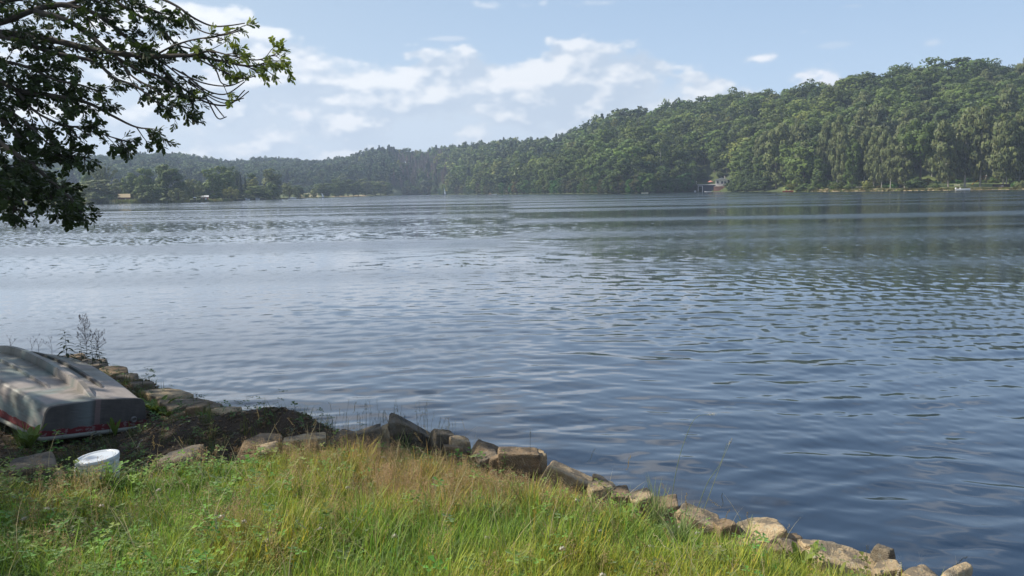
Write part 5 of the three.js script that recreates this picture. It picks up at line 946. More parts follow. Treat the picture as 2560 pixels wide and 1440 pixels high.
// single plants one can point to
{
  const r = rng(808);
  const foot = (px, py) => { for (let D = 2.6; D < 16; D += 0.02) { const p = at(px, py, D); if (p.y < bankH(p.x, p.z)) return p; } return at(px, py, 6); };
  const plant = (name, label, cat, px, py, build, D) => { const p = D ? at(px, py, D) : foot(px, py), g = thing(name, label, cat, p); build(g, F / -p.z); partNames(g); return g; };
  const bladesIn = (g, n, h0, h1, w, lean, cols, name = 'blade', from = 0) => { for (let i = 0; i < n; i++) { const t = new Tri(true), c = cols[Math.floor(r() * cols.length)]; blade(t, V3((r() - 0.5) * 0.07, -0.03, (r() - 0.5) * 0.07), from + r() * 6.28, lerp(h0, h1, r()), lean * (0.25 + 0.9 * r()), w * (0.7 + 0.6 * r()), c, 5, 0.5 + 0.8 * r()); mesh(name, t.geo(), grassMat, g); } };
  const bright = [[0.20, 0.27, 0.045], [0.16, 0.23, 0.04], [0.24, 0.25, 0.06]], yel = [[0.34, 0.33, 0.05], [0.24, 0.27, 0.05], [0.40, 0.33, 0.06], [0.18, 0.24, 0.05]], cool = [[0.17, 0.24, 0.07], [0.14, 0.21, 0.06], [0.22, 0.27, 0.10]];
  plant('grass_clump', 'bright yellow green clump of wide blades in front of the sloping stone', 'grass clump', 1325, 1300, (g) => bladesIn(g, 60, 0.18, 0.40, 0.0048, 0.22, yel));
  plant('grass_clump', 'fresh green arching clump of wide blades in the middle of the lawn', 'grass clump', 985, 1345, (g) => bladesIn(g, 55, 0.14, 0.30, 0.0048, 0.26, bright));
  plant('grass_clump', 'tall bluish green grass clump by the wall, upper part over the water', 'grass clump', 1640, 1330, (g) => bladesIn(g, 70, 0.20, 0.46, 0.0042, 0.2, cool));
  plant('grass_clump', 'tall bluish green grass clump below the flat tan stone', 'grass clump', 1700, 1385, (g) => bladesIn(g, 80, 0.18, 0.40, 0.0046, 0.2, cool));
  plant('grass_clump', 'bright grass clump at the bottom edge left of the leafy weed', 'grass clump', 1600, 1420, (g) => bladesIn(g, 60, 0.14, 0.32, 0.0046, 0.2, bright));
  plant('grass_clump', 'lush grass clump at the bottom edge, lower left', 'grass clump', 430, 1420, (g) => bladesIn(g, 70, 0.12, 0.26, 0.0046, 0.2, bright));
  plant('grass_clump', 'tall green grass in front of the pointed upright stone', 'grass clump', 1010, 1150, (g) => bladesIn(g, 70, 0.14, 0.34, 0.004, 0.16, [[0.10, 0.16, 0.03], [0.14, 0.18, 0.04]]));
  plant('grass_clump', 'dense green grass at the corner of the boat transom', 'grass clump', 60, 1120, (g) => bladesIn(g, 70, 0.10, 0.30, 0.007, 0.14, [[0.12, 0.18, 0.03], [0.16, 0.21, 0.04]]));
  plant('grass_clump', 'leafy green grass clump right in front of the bucket', 'grass clump', 262, 1222, (g) => bladesIn(g, 70, 0.10, 0.26, 0.006, 0.16, [[0.13, 0.20, 0.03], [0.18, 0.24, 0.04]]));
  plant('grass_clump', 'short green grass clump at the left side of the bucket', 'grass clump', 205, 1215, (g) => bladesIn(g, 50, 0.10, 0.2, 0.005, 0.14, [[0.12, 0.19, 0.03], [0.17, 0.22, 0.04]]));
  // stalk with a spike or a drooping ear
  const stalk = (g, pts, w, col, ear) => {
    const c = smoothPts(pts, 14); mesh('stem', tube(c, c.map((_, i) => lerp(w, w * 0.45, i / 14)), 5), leafMat(...col), g);
    if (ear) { const t = new Tri(true), e = c[14], d = c[14].clone().sub(c[11]).normalize(); for (let k = 0; k < 46; k++) { const u = r(), o = sph(r), q = e.clone().addScaledVector(d, (u - 0.6) * ear).addScaledVector(o, 0.0045), f = o.clone().add(d.clone().multiplyScalar(1.2)).normalize(), s = 0.010; t.tri(q, q.clone().addScaledVector(f, s), q.clone().addScaledVector(f, s * 0.4).addScaledVector(o.cross(d), s * 0.3), V3(-0.4, 0.8, 0.3).normalize(), [0.52, 0.46, 0.30]); } mesh('ear', t.geo(), grassMat, g); }
  };
  const px3 = (list, D) => list.map(([x, y]) => at(x, y, D));
  const local = (g, pts) => pts.map((p) => p.clone().sub(g.position));
  const tall = (label, base, pts, D, ear, col = [0.20, 0.24, 0.11]) => plant('tall_grass', label, 'tall grass', base[0], base[1], (g) => stalk(g, local(g, px3([base, ...pts], D)), 0.0022, col, ear), D);
  tall('tall arching grass stalk with a drooping ear in front of the dark water', [1676, 1275], [[1690, 1180], [1712, 1100], [1742, 1042], [1782, 1036]], 5.3, 0.06);
  tall('left stalk of the crossing pair by the flat tan stone', [1742, 1276], [[1770, 1205], [1800, 1160], [1818, 1108]], 5.25, 0.0);
  tall('right stalk of the crossing pair, topped with a pale ear', [1756, 1285], [[1780, 1220], [1806, 1150], [1826, 1104]], 5.2, 0.05, [0.28, 0.30, 0.16]);
  tall('thin dark stalk with a brown ear above the large square stone', [1324, 1225], [[1325, 1180], [1325, 1130], [1326, 1080]], 5.95, 0.07, [0.10, 0.08, 0.06]);
  tall('pale bent dry stalk in the grass below the pointed stone', [988, 1230], [[990, 1190], [989, 1160], [991, 1136]], 5.8, 0.10, [0.34, 0.27, 0.15]);
  tall('second pale dry stalk right of the bent one', [1006, 1240], [[1005, 1200], [1000, 1170], [1004, 1150]], 5.75, 0.08, [0.34, 0.27, 0.15]);
  // fine stalks over the water behind the pointed stone
  { const t = [], p0 = at(1000, 1080, 6.95); for (let i = 0; i < 75; i++) { const px = 790 + 350 * r(), D = 6.9 + 0.2 * r() - (px - 1000) * 0.0013, b = at(px, 1100 + (px - 1000) * 0.06, D), h = (0.18 + 0.22 * r()) * (px < 860 || px > 1090 ? 0.6 : 1), l = (r() - 0.4) * 0.10; t.push(tube([b, b.clone().add(V3(l * 0.35, h * 0.6, 0)), b.clone().add(V3(l, h, 0))], [0.0013, 0.001, 0.0006], 3, false));
      for (let k = 0; k < 7; k++) { const u = 0.7 + 0.3 * r(), c = b.clone().add(V3(l * u, h * u, 0)); t.push(tube([c, c.clone().add(V3((r() - 0.5) * 0.03, 0.012 * r() + 0.004, (r() - 0.5) * 0.03))], [0.0011, 0.0008], 3, false)); } }
    const m = mesh('thin_grass', merge(t), leafMat(0.16, 0.16, 0.09)); tag(m, 'thin grass stalks with airy heads in front of the water round the pointed stone', 'thin grass', null, 'stuff'); }
  // leafy herbs
  const herb = (g, h, n, L, col, droop = 0.3, top = true, wide = 0.26) => {
    mesh('stem', tube(smoothPts([V3(), V3(0.006, h * 0.5, 0.004), V3(0, h, 0)], 8), [0.004, 0.0036, 0.0033, 0.003, 0.0026, 0.0022, 0.0018, 0.0014, 0.001], 5), leafMat(...col.map((c) => c * 0.7)), g);
    for (let i = 0; i < n; i++) { const k = 0.18 + 0.8 * i / n, a = i * 2.4, l = L * (1.15 - 0.65 * k), t = new Tri(true), dir = V3(Math.cos(a), 0.35 - droop * (1 - k), Math.sin(a)).normalize(), s = V3(-Math.sin(a), 0, Math.cos(a)), b = V3(0, h * k, 0), m = 0.75 + 0.5 * r(), c = [m, m, m];
      const P = (x, y) => b.clone().addScaledVector(dir, x * l).addScaledVector(s, y * l * wide).add(V3(0, -droop * l * x * x * 0.8 + Math.abs(y) * 0.08 * l, 0));
      for (const q of [-1, 1]) { const o = [[0, 0.05], [0.3, 0.45], [0.6, 0.42], [1, 0]]; for (let j = 0; j < 3; j++) { const A = P(o[j][0], 0), B = P(o[j + 1][0], 0), C = P(o[j + 1][0], o[j + 1][1] * q), D = P(o[j][0], o[j][1] * q); if (q > 0) { t.tri(A, C, B, null, c); t.tri(A, D, C, null, c); } else { t.tri(A, B, C, null, c); t.tri(A, C, D, null, c); } } }
      mesh('leaf', t.geo(), leafMats(col), g); }
  };
  const lm = new Map(), leafMats = (c) => { const k = c.join(); if (!lm.has(k)) lm.set(k, leafMat(...c, { vertexColors: true, roughness: 0.6 })); return lm.get(k); };
  plant('willowherb', 'light green narrow leaved stem in front of the large square stone', 'herb', 1262, 1210, (g) => herb(g, 0.30, 22, 0.055, [0.16, 0.24, 0.05], 0.1, true, 0.3));
  plant('willowherb', 'dark leafy herb behind the boat, left of the bare flowering one', 'herb', 168, 905, (g) => { g.scale.setScalar(1); herb(g, 0.40, 26, 0.16, [0.035, 0.055, 0.018], 0.5); }, 9.4);
  for (const [px, py, h, label] of [[205, 905, 0.26, 'low dark leafy stem right of the dark leafy herb, behind the boat'], [232, 912, 0.30, 'dark bushy stem at the right end of the herbs behind the boat'], [250, 915, 0.24, 'rightmost dark leafy stem behind the boat']]) plant('willowherb', label, 'herb', px, py, (g) => herb(g, h, 26, 0.13, [0.04, 0.06, 0.02], 0.35), 9.2);
  const bare = (g, h, n) => { const t = [tube([V3(), V3(0.01, h * 0.5, 0), V3(-0.01, h, 0)], [0.004, 0.003, 0.0015], 4, false)]; for (let i = 0; i < n; i++) { const k = 0.35 + 0.65 * r(), a = r() * 6.28, l = 0.07 * (1.3 - k) + 0.02, b = V3(0, h * k, 0), e = b.clone().add(V3(Math.cos(a) * l, l * 1.1, Math.sin(a) * l)); t.push(tube([b, e], [0.0015, 0.001], 3, false)); for (let j = 0; j < 3; j++) t.push(tube([e, e.clone().add(V3((r() - 0.5) * 0.03, 0.03 * r(), (r() - 0.5) * 0.03))], [0.0026, 0.0012], 3, false)); } mesh('stem', merge(t), leafMat(0.16, 0.11, 0.11), g); };
  plant('flowering_herb', 'tall bare reddish seed stem that stands highest behind the boat', 'herb', 218, 905, (g) => bare(g, 0.53, 70), 9.4);
  plant('flowering_herb', 'shorter leaning bare seed stem right of the tallest one', 'herb', 236, 905, (g) => { bare(g, 0.36, 40); g.rotation.z = -0.25; }, 9.4);
  for (const [px, label] of [[28, 'thin reed stalk at the left edge behind the boat'], [80, 'left of two thin reed stalks behind the boat bottom'], [97, 'right of two thin reed stalks behind the boat bottom'], [130, 'short thin stalk just left of the dark leafy herb']]) plant('thin_stalk', label, 'stalk', px, 890, (g) => bare(g, 0.26, 6), 11.5);
  plant('willowherb', 'single slender herb with paired leaves over the water above the earth heap', 'herb', 738, 1052, (g) => herb(g, 0.20, 9, 0.06, [0.05, 0.075, 0.03], 0.0, true, 0.22), 7.35);
  plant('willowherb', 'tiny dark seedling on the ledge left of the earth heap', 'herb', 490, 998, (g) => herb(g, 0.08, 6, 0.06, [0.03, 0.05, 0.02], 0.0), 8.3);
  plant('willowherb', 'dark sprout at the water edge right of the boat corner', 'herb', 356, 962, (g) => herb(g, 0.12, 7, 0.07, [0.03, 0.05, 0.02], 0.0), 9.2);
  // broad leaved docks
  const dock = (g, n, L, W, col, up) => { for (let i = 0; i < n; i++) { const a = i / n * 6.28 + r() * 0.5, t = new Tri(true), l = L * (0.7 + 0.5 * r()), st = up * (0.8 + 0.4 * r()), dir = V3(Math.cos(a), st, Math.sin(a)).normalize(), s = V3(-Math.sin(a), 0, Math.cos(a)), m = 0.8 + 0.4 * r(), c = [m, m, m], N = 7; const P = (k, y) => V3().addScaledVector(dir, k * l).addScaledVector(s, y * W * Math.pow(Math.sin(Math.PI * Math.min(1, 0.08 + k * 0.92)), 0.7) * (1 + 0.12 * Math.sin(k * 17 + i))).add(V3(0, -0.35 * l * k * k * k / (0.5 + st) + Math.abs(y) * 0.012 + 0.006 * Math.sin(k * 14 + y * 3), 0));
    for (let j = 0; j < N; j++) for (const q of [-1, 1]) { const A = P(j / N, 0), B = P((j + 1) / N, 0), C = P((j + 1) / N, q), D = P(j / N, q); if (q > 0) { t.tri(A, C, B, null, c); t.tri(A, D, C, null, c); } else { t.tri(A, B, C, null, c); t.tri(A, C, D, null, c); } } mesh('leaf', t.geo(), leafMats(col), g); } };
  plant('dock_plant', 'broad leaved bright green weed in front of the widest pale stone', 'weed', 2008, 1452, (g) => dock(g, 9, 0.25, 0.030, [0.16, 0.22, 0.035], 2.4), 4.62);
  plant('dock_plant', 'low broad leaf at the bottom edge below the thick tan stone', 'weed', 1890, 1450, (g) => dock(g, 5, 0.14, 0.024, [0.17, 0.22, 0.035], 1.5), 4.6);
  plant('dock_plant', 'single upright leaf at the bottom edge on the widest pale stone', 'weed', 2090, 1452, (g) => dock(g, 2, 0.13, 0.022, [0.20, 0.24, 0.05], 2.5), 4.5);
  plant('dock_plant', 'broad leaved green weed right beside the boat corner', 'weed', 392, 1040, (g) => dock(g, 14, 0.30, 0.036, [0.13, 0.19, 0.035], 1.1), 8.35);
  plant('dock_plant', 'smaller broad leaved weed just right of the one by the boat', 'weed', 424, 1042, (g) => dock(g, 9, 0.2, 0.03, [0.11, 0.17, 0.03], 0.9), 8.2);
  plant('dock_plant', 'upright leafy weed standing in front of the transom', 'weed', 288, 1090, (g) => dock(g, 5, 0.2, 0.022, [0.12, 0.18, 0.03], 2.6), 7.4);
  plant('dock_plant', 'leafy weed at the left corner of the boat', 'weed', 76, 1120, (g) => dock(g, 12, 0.26, 0.028, [0.14, 0.20, 0.035], 1.4), 7.05);
  plant('dock_plant', 'round leaved weed in the lawn below the bucket', 'weed', 300, 1290, (g) => dock(g, 6, 0.10, 0.03, [0.13, 0.2, 0.03], 0.6));
  plant('dock_plant', 'small light leaved weed in front of the row of slabs', 'weed', 735, 1150, (g) => dock(g, 4, 0.16, 0.016, [0.2, 0.25, 0.05], 1.3));
}

// ---------------------------------------------------------------- small things on the far banks and on the lake
{
  const white = std(0.78, 0.78, 0.76, { roughness: 0.5 }), navy = std(0.022, 0.028, 0.05), wood = std(0.14, 0.10, 0.075), roofG = std(0.30, 0.31, 0.32), red = std(0.5, 0.07, 0.05), brick = std(0.30, 0.15, 0.11), dark = std(0.02, 0.02, 0.025), grey = std(0.4, 0.41, 0.42), skin = std(0.45, 0.28, 0.2), glass = std(0.03, 0.035, 0.04, { roughness: 0.1 });
  const floatAt = (px, D) => { const v = at(px, horizonY(px), D); return V3(v.x, 0, v.z); };
  const onLand = (px, back) => { const D = shoreD(px) + back, v = at(px, horizonY(px), D); return V3(v.x, landAt(px, D), v.z); };
  const face = (g, p) => { g.rotation.y = Math.atan2(-p.x, -p.z); };
  const hullGeo = (L, W, H) => { const g = new THREE.BufferGeometry(), p = [], ix = [], N = 14; for (let i = 0; i <= N; i++) { const t = i / N, b = W / 2 * Math.pow(Math.max(0.02, 1 - Math.pow(Math.max(0, t - 0.35) / 0.65, 2)), 0.7), s = H * (1 + 0.35 * t * t), x = (t - 0.5) * L; for (const [a, y] of [[-1, s], [-0.8, 0.1 * H], [0, -0.15 * H], [0.8, 0.1 * H], [1, s], [0.82, s], [0, s * 0.55], [-0.82, s]]) p.push(x, y, a * b); } for (let i = 0; i < N; i++) for (let k = 0; k < 8; k++) { const a = i * 8 + k, b = i * 8 + (k + 1) % 8; ix.push(a, b, a + 8, b, b + 8, a + 8); } for (let k = 1; k < 7; k++) ix.push(0, k + 1, k); g.setAttribute('position', new THREE.Float32BufferAttribute(p, 3)); g.setIndex(ix); g.computeVertexNormals(); return toCreasedNormals(g, 0.6); };
  const prism = (w, h, d) => { const s = new THREE.Shape([new THREE.Vector2(-w / 2, 0), new THREE.Vector2(w / 2, 0), new THREE.Vector2(0, h)]); return new THREE.ExtrudeGeometry(s, { depth: d, bevelEnabled: false }).translate(0, 0, -d / 2); };
  // one continuous seated or standing figure: turned profile from hips to head, with arms blended on
  const personGeo = (s = 1) => merge([new THREE.LatheGeometry([[0.0, 0], [0.17, 0.0], [0.19, 0.08], [0.16, 0.28], [0.20, 0.46], [0.19, 0.54], [0.07, 0.60], [0.06, 0.64], [0.10, 0.70], [0.105, 0.78], [0.07, 0.86], [0, 0.88]].map(([x, y]) => new THREE.Vector2(x * s, y * s)), 14), tube([V3(0.17, 0.52, 0), V3(0.28, 0.3, 0.08), V3(0.22, 0.18, 0.3)].map((v) => v.multiplyScalar(s)), [0.06, 0.05, 0.035], 6), tube([V3(-0.17, 0.52, 0), V3(-0.28, 0.3, 0.08), V3(-0.22, 0.18, 0.3)].map((v) => v.multiplyScalar(s)), [0.06, 0.05, 0.035], 6)]);
  const person = (p, label, mat, s = 1) => { const m = mesh('person', personGeo(s), mat); m.position.copy(p); tag(m, label, 'person'); return m; };

  { // boathouse, 1742..1790 px
    const p = floatAt(1768, shoreD(1768) + 2), k = -p.z / F, g = thing('boathouse', 'dark boathouse with a flat roof standing in the water under the wooded hill', 'boathouse', p); face(g, p);
    const W = 46 * k, H = 18 * k, D = 9;
    mesh('side_wall', box(0.2, H, D, -W / 2 + 0.1, H / 2 - 0.2, -D / 2), navy, g); mesh('side_wall', box(0.2, H, D, W / 2 - 0.1, H / 2 - 0.2, -D / 2), navy, g); mesh('back_wall', box(W - 0.4, H, 0.2, 0, H / 2 - 0.2, -D + 0.1), navy, g);
    mesh('front_wall', box(W * 0.72, H - 0.5, 0.2, W * 0.13, H / 2 - 0.1, -0.1), navy, g); for (let i = 0; i < 9; i++) mesh('batten', box(0.08, H - 0.8, 0.05, -W * 0.2 + i * W * 0.082, H / 2, 0.03), std(0.035, 0.042, 0.07), g);
    mesh('door_post', box(0.45, H - 0.6, 0.3, -W * 0.475, H / 2 - 0.3, 0.05), std(0.50, 0.50, 0.52), g); mesh('door_post', box(0.45, H - 0.6, 0.3, -W * 0.245, H / 2 - 0.3, 0.08), std(0.50, 0.50, 0.52), g); mesh('door_lintel', box(W * 0.25, 0.4, 0.3, -W * 0.36, H - 0.75, 0.06), std(0.42, 0.43, 0.46), g);
    mesh('roof', box(W + 0.9, 0.45, D + 0.8, 0, H + 0.02, -D / 2 + 0.2, 0.08), std(0.42, 0.44, 0.47), g); partNames(g);
    const b = thing('motorboat', 'white bow of a boat moored in front of the boathouse', 'boat', floatAt(1771, shoreD(1770) - 2)); face(b, p); mesh('hull', hullGeo(5, 1.5, 0.45).rotateY(Math.PI), white, b); mesh('deck', box(2.2, 0.12, 1.0, 0.4, 0.4, 0, 0.05), navy, b); partNames(b);
    const d = thing('dinghy', 'small pale dinghy tied at the mast left of the boathouse', 'boat', floatAt(1738, shoreD(1738) - 1)); face(d, p); mesh('hull', hullGeo(3.2, 1.4, 0.9).rotateY(Math.PI / 2), std(0.5, 0.53, 0.56), d); mesh('thwart', box(0.3, 0.06, 1.1, 0, 0.7, 0), wood, d); partNames(d);
    const f = thing('flagpole', 'thin mast with a furled white flag left of the boathouse', 'flagpole', floatAt(1740.5, shoreD(1740) + 1)); mesh('pole', tube([V3(0, -1, 0), V3(0, 7.2, 0)], [0.12, 0.07], 8), dark, f); mesh('flag', box(0.34, 1.7, 0.16, 0.1, 6.2, 0, 0.06), white, f); partNames(f);
    // white house on a brick terrace
    const hp = onLand(1803, 9), hk = -hp.z / F, h = thing('house', 'white house on a brick terrace half hidden by trees beside the boathouse', 'house', hp.clone().setY(0)); face(h, hp);
    const T = 4.0, wW = 40 * hk, base = 4.2;
    mesh('terrace_wall', box(wW * 0.9, base, 7, 0, base / 2 - 0.6, -1.5), brick, h); for (const x of [-wW * 0.34, -wW * 0.1]) mesh('terrace_step', box(1.2, 0.3, 0.5, x, base - 0.55, 2.1), std(0.55, 0.48, 0.42), h);
    const wall = mesh('wall', box(wW * 0.72, T, 7, wW * 0.02, base - 0.6 + T / 2, -3), std(0.72, 0.71, 0.66), h);
    for (const [x, y] of [[-wW * 0.22, 0.6], [wW * 0.05, 0.4], [wW * 0.24, 0.4]]) { const w = mesh('window', box(1.3, 1.6, 0.12, x, base + T / 2 - 0.6 + y, 0.52), glass, h); mesh('window_frame', box(1.6, 0.14, 0.2, x, base + T / 2 - 1.45 + y, 0.56), std(0.5, 0.48, 0.45), w); }
    const roof = prism(wW * 0.86, 1.5, 9); mesh('roof', roof.rotateY(0).translate(wW * 0.02, base + T - 0.6, -3), roofG, h); mesh('chimney', box(0.7, 1.8, 0.7, wW * 0.2, base + T + 1.2, -3.5), std(0.5, 0.45, 0.42), h); partNames(h);
    const u = thing('parasol', 'salmon coloured parasol open on the boathouse terrace', 'parasol', V3(p.x, H - 0.1, p.z).add(V3(3.0, 0.4, -3.5))); mesh('canopy', new THREE.ConeGeometry(1.9, 1.0, 8).translate(0, 2.0, 0), std(0.55, 0.22, 0.17, { side: THREE.DoubleSide }), u); mesh('pole', tube([V3(0, 0, 0), V3(0, 2.3, 0)], 0.05, 6), wood, u); partNames(u);
  }
  { // red kayak with two paddlers
    const p = floatAt(1971, shoreD(1971) - 4), g = thing('kayak', 'red kayak gliding along the wooded shore', 'kayak', p); face(g, p); const hull = hullGeo(5.8, 0.9, 0.42); hull.translate(0, 0.05, 0); mesh('hull', hull, red, g); mesh('deck', box(3.6, 0.1, 0.5, 0, 0.42, 0, 0.04), std(0.55, 0.1, 0.07), g); partNames(g);
    person(p.clone().add(V3(-1.0, 0.3, 0)), 'paddler in red sitting in the front of the red kayak', std(0.45, 0.12, 0.09)); person(p.clone().add(V3(0.8, 0.3, 0)), 'paddler with light skin sitting in the rear of the red kayak', skin);
  }
  { // white motorboat at the beach
    const p = floatAt(2409, shoreD(2409) - 3), g = thing('motorboat', 'white motorboat with an outboard engine moored at the sandy beach', 'boat', p); face(g, p); const k = 30 * -p.z / F;
    mesh('hull', hullGeo(k, 1.7, 0.62), white, g); mesh('outboard_engine', merge([box(0.5, 0.7, 0.45, -k / 2 - 0.25, 0.75, 0, 0.1), box(0.16, 0.9, 0.16, -k / 2 - 0.3, 0.1, 0, 0.03)]), white, g); mesh('windscreen', box(0.08, 0.5, 1.1, -0.1, 0.95, 0, 0.03), glass, g); mesh('seat', box(0.5, 0.55, 1.1, -1.1, 0.75, 0, 0.08), std(0.6, 0.6, 0.6), g); partNames(g);
  }
  { // playground: slide, climbing frame, swing
    const p = onLand(2450, 30), g = thing('slide', 'yellow orange slide with a dark red tower between the birches', 'slide', p); face(g, p);
    mesh('chute', box(4.6, 0.12, 0.7, -1.2, 1.5, 0, 0.04).rotateZ(0).applyMatrix4(new THREE.Matrix4().makeTranslation(-1.2, 1.5, 0).multiply(new THREE.Matrix4().makeRotationZ(0.62)).multiply(new THREE.Matrix4().makeTranslation(1.2, -1.5, 0))), std(0.72, 0.36, 0.06, { roughness: 0.4 }), g); for (const z of [-0.38, 0.38]) mesh('side_rail', box(4.6, 0.3, 0.06, -1.2, 1.62, z).applyMatrix4(new THREE.Matrix4().makeTranslation(-1.2, 1.5, 0).multiply(new THREE.Matrix4().makeRotationZ(0.62)).multiply(new THREE.Matrix4().makeTranslation(1.2, -1.5, 0))), std(0.75, 0.4, 0.08), g);
    for (const [x, z] of [[0.7, -0.7], [0.7, 0.7], [2.2, -0.7], [2.2, 0.7]]) mesh('leg', box(0.14, 3.4, 0.14, x, 1.7, z), wood, g); mesh('platform', box(1.7, 0.12, 1.6, 1.45, 2.6, 0), wood, g); mesh('roof', prism(2.2, 0.9, 2).translate(1.45, 3.4, 0), std(0.24, 0.06, 0.04), g); partNames(g);
    const q = onLand(2345, 24), s = thing('swing', 'tall grey swing frame on the meadow left of the leaning birch', 'swing', q); face(s, q); for (const [x, dx] of [[-0.0, -0.9], [0.0, 0.9], [3.2, -0.9], [3.2, 0.9]]) mesh('leg', tube([V3(x, 2.9, 0), V3(x + dx * 0.6, 0, dx)], 0.08, 6), std(0.35, 0.42, 0.40), s); mesh('top_beam', tube([V3(-0.2, 2.9, 0), V3(3.4, 2.9, 0)], 0.09, 6), std(0.6, 0.6, 0.58), s); for (const x of [1.1, 2.2]) { const st = mesh('seat', box(0.5, 0.06, 0.22, x, 0.6, 0), dark, s); for (const d of [-0.2, 0.2]) mesh('chain', tube([V3(x + d, 0.6, 0), V3(x + d, 2.9, 0)], 0.02, 4), grey, st); } partNames(s);
    const bench = (px, back, label) => { const b = onLand(px, back), o = thing('bench', label, 'bench', b); face(o, b); mesh('seat', box(2.4, 0.12, 0.5, 0, 0.5, 0), std(0.5, 0.48, 0.38), o); mesh('backrest', box(2.4, 0.3, 0.08, 0, 0.85, -0.25), std(0.5, 0.48, 0.38), o); for (const x of [-0.9, 0.9]) mesh('leg', box(0.1, 0.5, 0.4, x, 0.25, 0), grey, o); partNames(o); };
    bench(2393, 20, 'left of the two pale benches on the beach meadow'); bench(2412, 20, 'middle pale bench behind the white motorboat'); bench(2420, 21, 'right pale bench behind the white motorboat');
    for (const [px, w, label] of [[2502, 5.5, 'larger dark tent left of the twin white birch trunks'], [2528, 5.0, 'dark tent right of the twin white birch trunks']]) { const b = onLand(px, 8), o = thing('tent', label, 'tent', b); face(o, b); const c = new THREE.CylinderGeometry(1.5, 1.5, w, 18, 1, false, 0, Math.PI).rotateZ(Math.PI / 2).rotateX(-Math.PI / 2); mesh('fly_sheet', c, std(0.05, 0.05, 0.075, { side: THREE.DoubleSide }), o); mesh('door', box(0.9, 1.0, 0.05, 0.6, 0.5, 1.42), std(0.09, 0.09, 0.12), o); partNames(o); }
    const l = onLand(2148, 4), o = thing('landing', 'white plank landing between bushes at the water', 'landing', l.clone().setY(1.9)); face(o, l); for (let i = 0; i < 6; i++) mesh('plank', box(0.42, 0.12, 2.2, -1.2 + i * 0.46, 0, 0), std(0.6, 0.58, 0.52), o); for (const x of [-1.1, 1.0]) mesh('leg', box(0.14, 1.9, 0.14, x, -1, 0.8), wood, o); partNames(o);
    const gr = onLand(2250, 12), gg = thing('grill', 'small dark box grill on the sandy slope under the leaning birch', 'grill', gr); mesh('fire_box', box(0.9, 0.8, 0.7, 0, 0.9, 0, 0.05), dark, gg); for (const x of [-0.35, 0.35]) mesh('leg', box(0.08, 0.5, 0.5, x, 0.25, 0), dark, gg); partNames(gg);
  }
  { // sails and boats far out
    const sail = (px, D, H, label, w) => { const p = floatAt(px, D), g = thing('sailboat', label, 'sailboat', p); face(g, p); mesh('hull', hullGeo(4.6, 1.5, 0.55), std(0.2, 0.2, 0.22), g); mesh('mast', tube([V3(0, 0.4, 0), V3(0, H, 0)], 0.06, 6), dark, g); const s = new THREE.BufferGeometry(), P = [], ix = [], N = 10; for (let i = 0; i <= N; i++) { const t = i / N, y = lerp(1.0, H - 0.1, t), l = w * (1 - Math.pow(t, 1.4)) + 0.05; for (let k = 0; k <= 4; k++) { const q = k / 4; P.push(0.1 + l * q, y, 0.35 * Math.sin(q * Math.PI) * (1 - t)); } } for (let i = 0; i < N; i++) for (let k = 0; k < 4; k++) { const a = i * 5 + k; ix.push(a, a + 1, a + 5, a + 1, a + 6, a + 5); } s.setAttribute('position', new THREE.Float32BufferAttribute(P, 3)); s.setIndex(ix); s.computeVertexNormals(); mesh('sail', s, std(0.85, 0.85, 0.83, { side: THREE.DoubleSide }), g); mesh('boom', tube([V3(0, 1.0, 0), V3(w, 0.95, 0)], 0.04, 5), dark, g); partNames(g); return p; };
    sail(1110, 880, 7.6, 'white sail far out before the wooded hill in the middle', 2.0);
    sail(804, 705, 4.6, 'small white sail close to the jetty on the left bank', 1.7);
    const small = (px, D, label, mat, who) => { const p = floatAt(px, D), g = thing('rowing_boat', label, 'boat', p); face(g, p); mesh('hull', hullGeo(4.2, 1.5, 0.6), mat, g); mesh('thwart', box(0.3, 0.08, 1.2, 0, 0.5, 0), wood, g); partNames(g); if (who) person(p.clone().add(V3(0, 0.45, 0)), who, std(0.5, 0.34, 0.28), 1.7); };
    small(1225, 690, 'boat with a standing figure far out in the middle of the lake', std(0.45, 0.36, 0.33), 'person standing in the boat far out in the middle'); small(1236, 680, 'low white boat right beside the boat with the standing figure', white, null); small(1198, 720, 'tiny dark boat left of the boat with the standing figure', dark, null); small(1612, 478, 'tiny pale boat at the foot of the wooded hill', std(0.6, 0.58, 0.42), null);
    const moored = (px, back, L, label) => { const p = floatAt(px, shoreD(px) - back), g = thing('motorboat', label, 'boat', p); face(g, p); mesh('hull', hullGeo(L, 2.0, 0.8), white, g); mesh('cabin', box(L * 0.35, 0.7, 1.4, 0, 1.1, 0, 0.15), std(0.55, 0.56, 0.58), g); partNames(g); };
    moored(614, 1.5, 5.5, 'white cabin motorboat moored under the pale bush, left bank'); moored(641, 1.5, 4.4, 'smaller white motorboat right of the cabin boat, left bank'); moored(730, 6, 6.5, 'white motorboat moored at the long dark jetty');
  }
  { // jetty, huts and houses on the left bank
    const a = floatAt(590, shoreD(590) - 1.5), b = floatAt(790, shoreD(790) - 5), d = b.clone().sub(a), n = 42, g = thing('jetty', 'long low dark jetty along the left bank', 'jetty'); const ang = Math.atan2(-d.z, d.x);
    for (let i = 0; i < n; i++) { const q = a.clone().lerp(b, (i + 0.5) / n), m = mesh('deck', box(d.length() / n - 0.1, 0.22, 2.0, 0, 0.75, 0), std(0.09, 0.075, 0.065), g); m.position.set(q.x, 0, q.z); m.rotation.y = ang; if (i % 2 === 0) { const p = mesh('pile', tube([V3(0, -1.2, 0.9), V3(0, 0.95, 0.9)], 0.14, 6), wood, g); p.position.set(q.x, 0, q.z); p.rotation.y = ang; } } partNames(g);
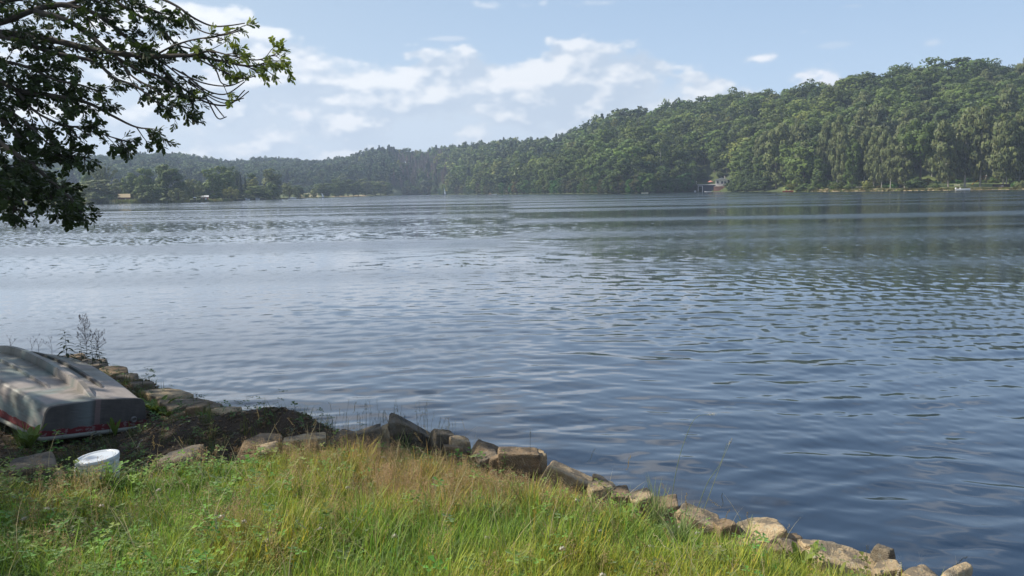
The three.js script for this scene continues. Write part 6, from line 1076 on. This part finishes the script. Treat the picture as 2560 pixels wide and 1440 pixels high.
    const hut = (px, back, W, H, D, roofH, label, wm, rm, name = 'hut', win = 2) => { const p = onLand(px, back), o = thing(name, label, name.replace('_', ' '), p); face(o, p); mesh('wall', box(W, H, D, 0, H / 2, 0), wm, o); mesh('roof', prism(D * 1.2, roofH, W * 1.1).rotateY(Math.PI / 2).translate(0, H, 0), rm, o); for (let i = 0; i < win; i++) { const x = (i - (win - 1) / 2) * W / (win + 0.3) + W * 0.12, w = mesh('window', box(1.0, 1.0, 0.1, x, H * 0.55, D / 2 + 0.04), std(0.5, 0.52, 0.5, { roughness: 0.3 }), o); mesh('window_frame', box(1.3, 0.14, 0.16, x, H * 0.55 - 0.58, D / 2 + 0.06), white, w); } mesh('door', box(0.95, 2.0, 0.1, -W * 0.36, 1.0, D / 2 + 0.04), std(0.2, 0.16, 0.12), o); partNames(o); };
    const bn = std(0.05, 0.055, 0.075);
    hut(36, 12, 7.6, 2.5, 5, 0.9, 'left one of the two dark sheds with grey roofs behind the reeds', bn, std(0.42, 0.42, 0.42), 'shed', 1); hut(70, 13, 6.0, 2.5, 5, 0.9, 'right one of the two dark sheds with grey roofs behind the reeds', bn, std(0.42, 0.42, 0.42), 'shed', 0);
    hut(310, 22, 6.4, 2.8, 5, 2.2, 'dark red hut with a straw coloured roof on the left bank', std(0.14, 0.04, 0.035), std(0.46, 0.36, 0.22), 'hut', 1); hut(512, 26, 4.4, 2.2, 4, 1.1, 'little red cabin between the willow and the widest tree group', std(0.30, 0.10, 0.08), std(0.5, 0.5, 0.5), 'hut', 1); hut(130, 610, 13, 9, 8, 4, 'pale house with a pinkish roof up on the hillside, left', std(0.5, 0.46, 0.42), std(0.34, 0.22, 0.19), 'house', 3);
    const wb = onLand(300, 16), vh = thing('trailer', 'low dark trailer on the gravel in front of the dark red hut', 'trailer', wb); face(vh, wb); mesh('body', box(3.0, 0.6, 1.4, 0, 0.8, 0, 0.12), std(0.06, 0.03, 0.03), vh); for (const x of [-0.9, 0.9]) mesh('wheel', new THREE.CylinderGeometry(0.34, 0.34, 0.2, 14).rotateX(Math.PI / 2).translate(x, 0.34, 0.72), dark, vh); partNames(vh);
    const sh2 = (px, back, label) => { const p = onLand(px, back), o = thing('parasol', label, 'parasol', p); mesh('canopy', new THREE.ConeGeometry(1.3, 0.6, 8).translate(0, 2.2, 0), white, o); mesh('pole', tube([V3(), V3(0, 2.3, 0)], 0.05, 5), grey, o); partNames(o); };
    sh2(212, 10, 'small white parasol left of the wide light green tree'); sh2(487, 5, 'small white parasol in front of the rounded pale willow'); sh2(456, 8, 'small white parasol in the low weeping willow');
  }
}

renderer.render(scene, camera);
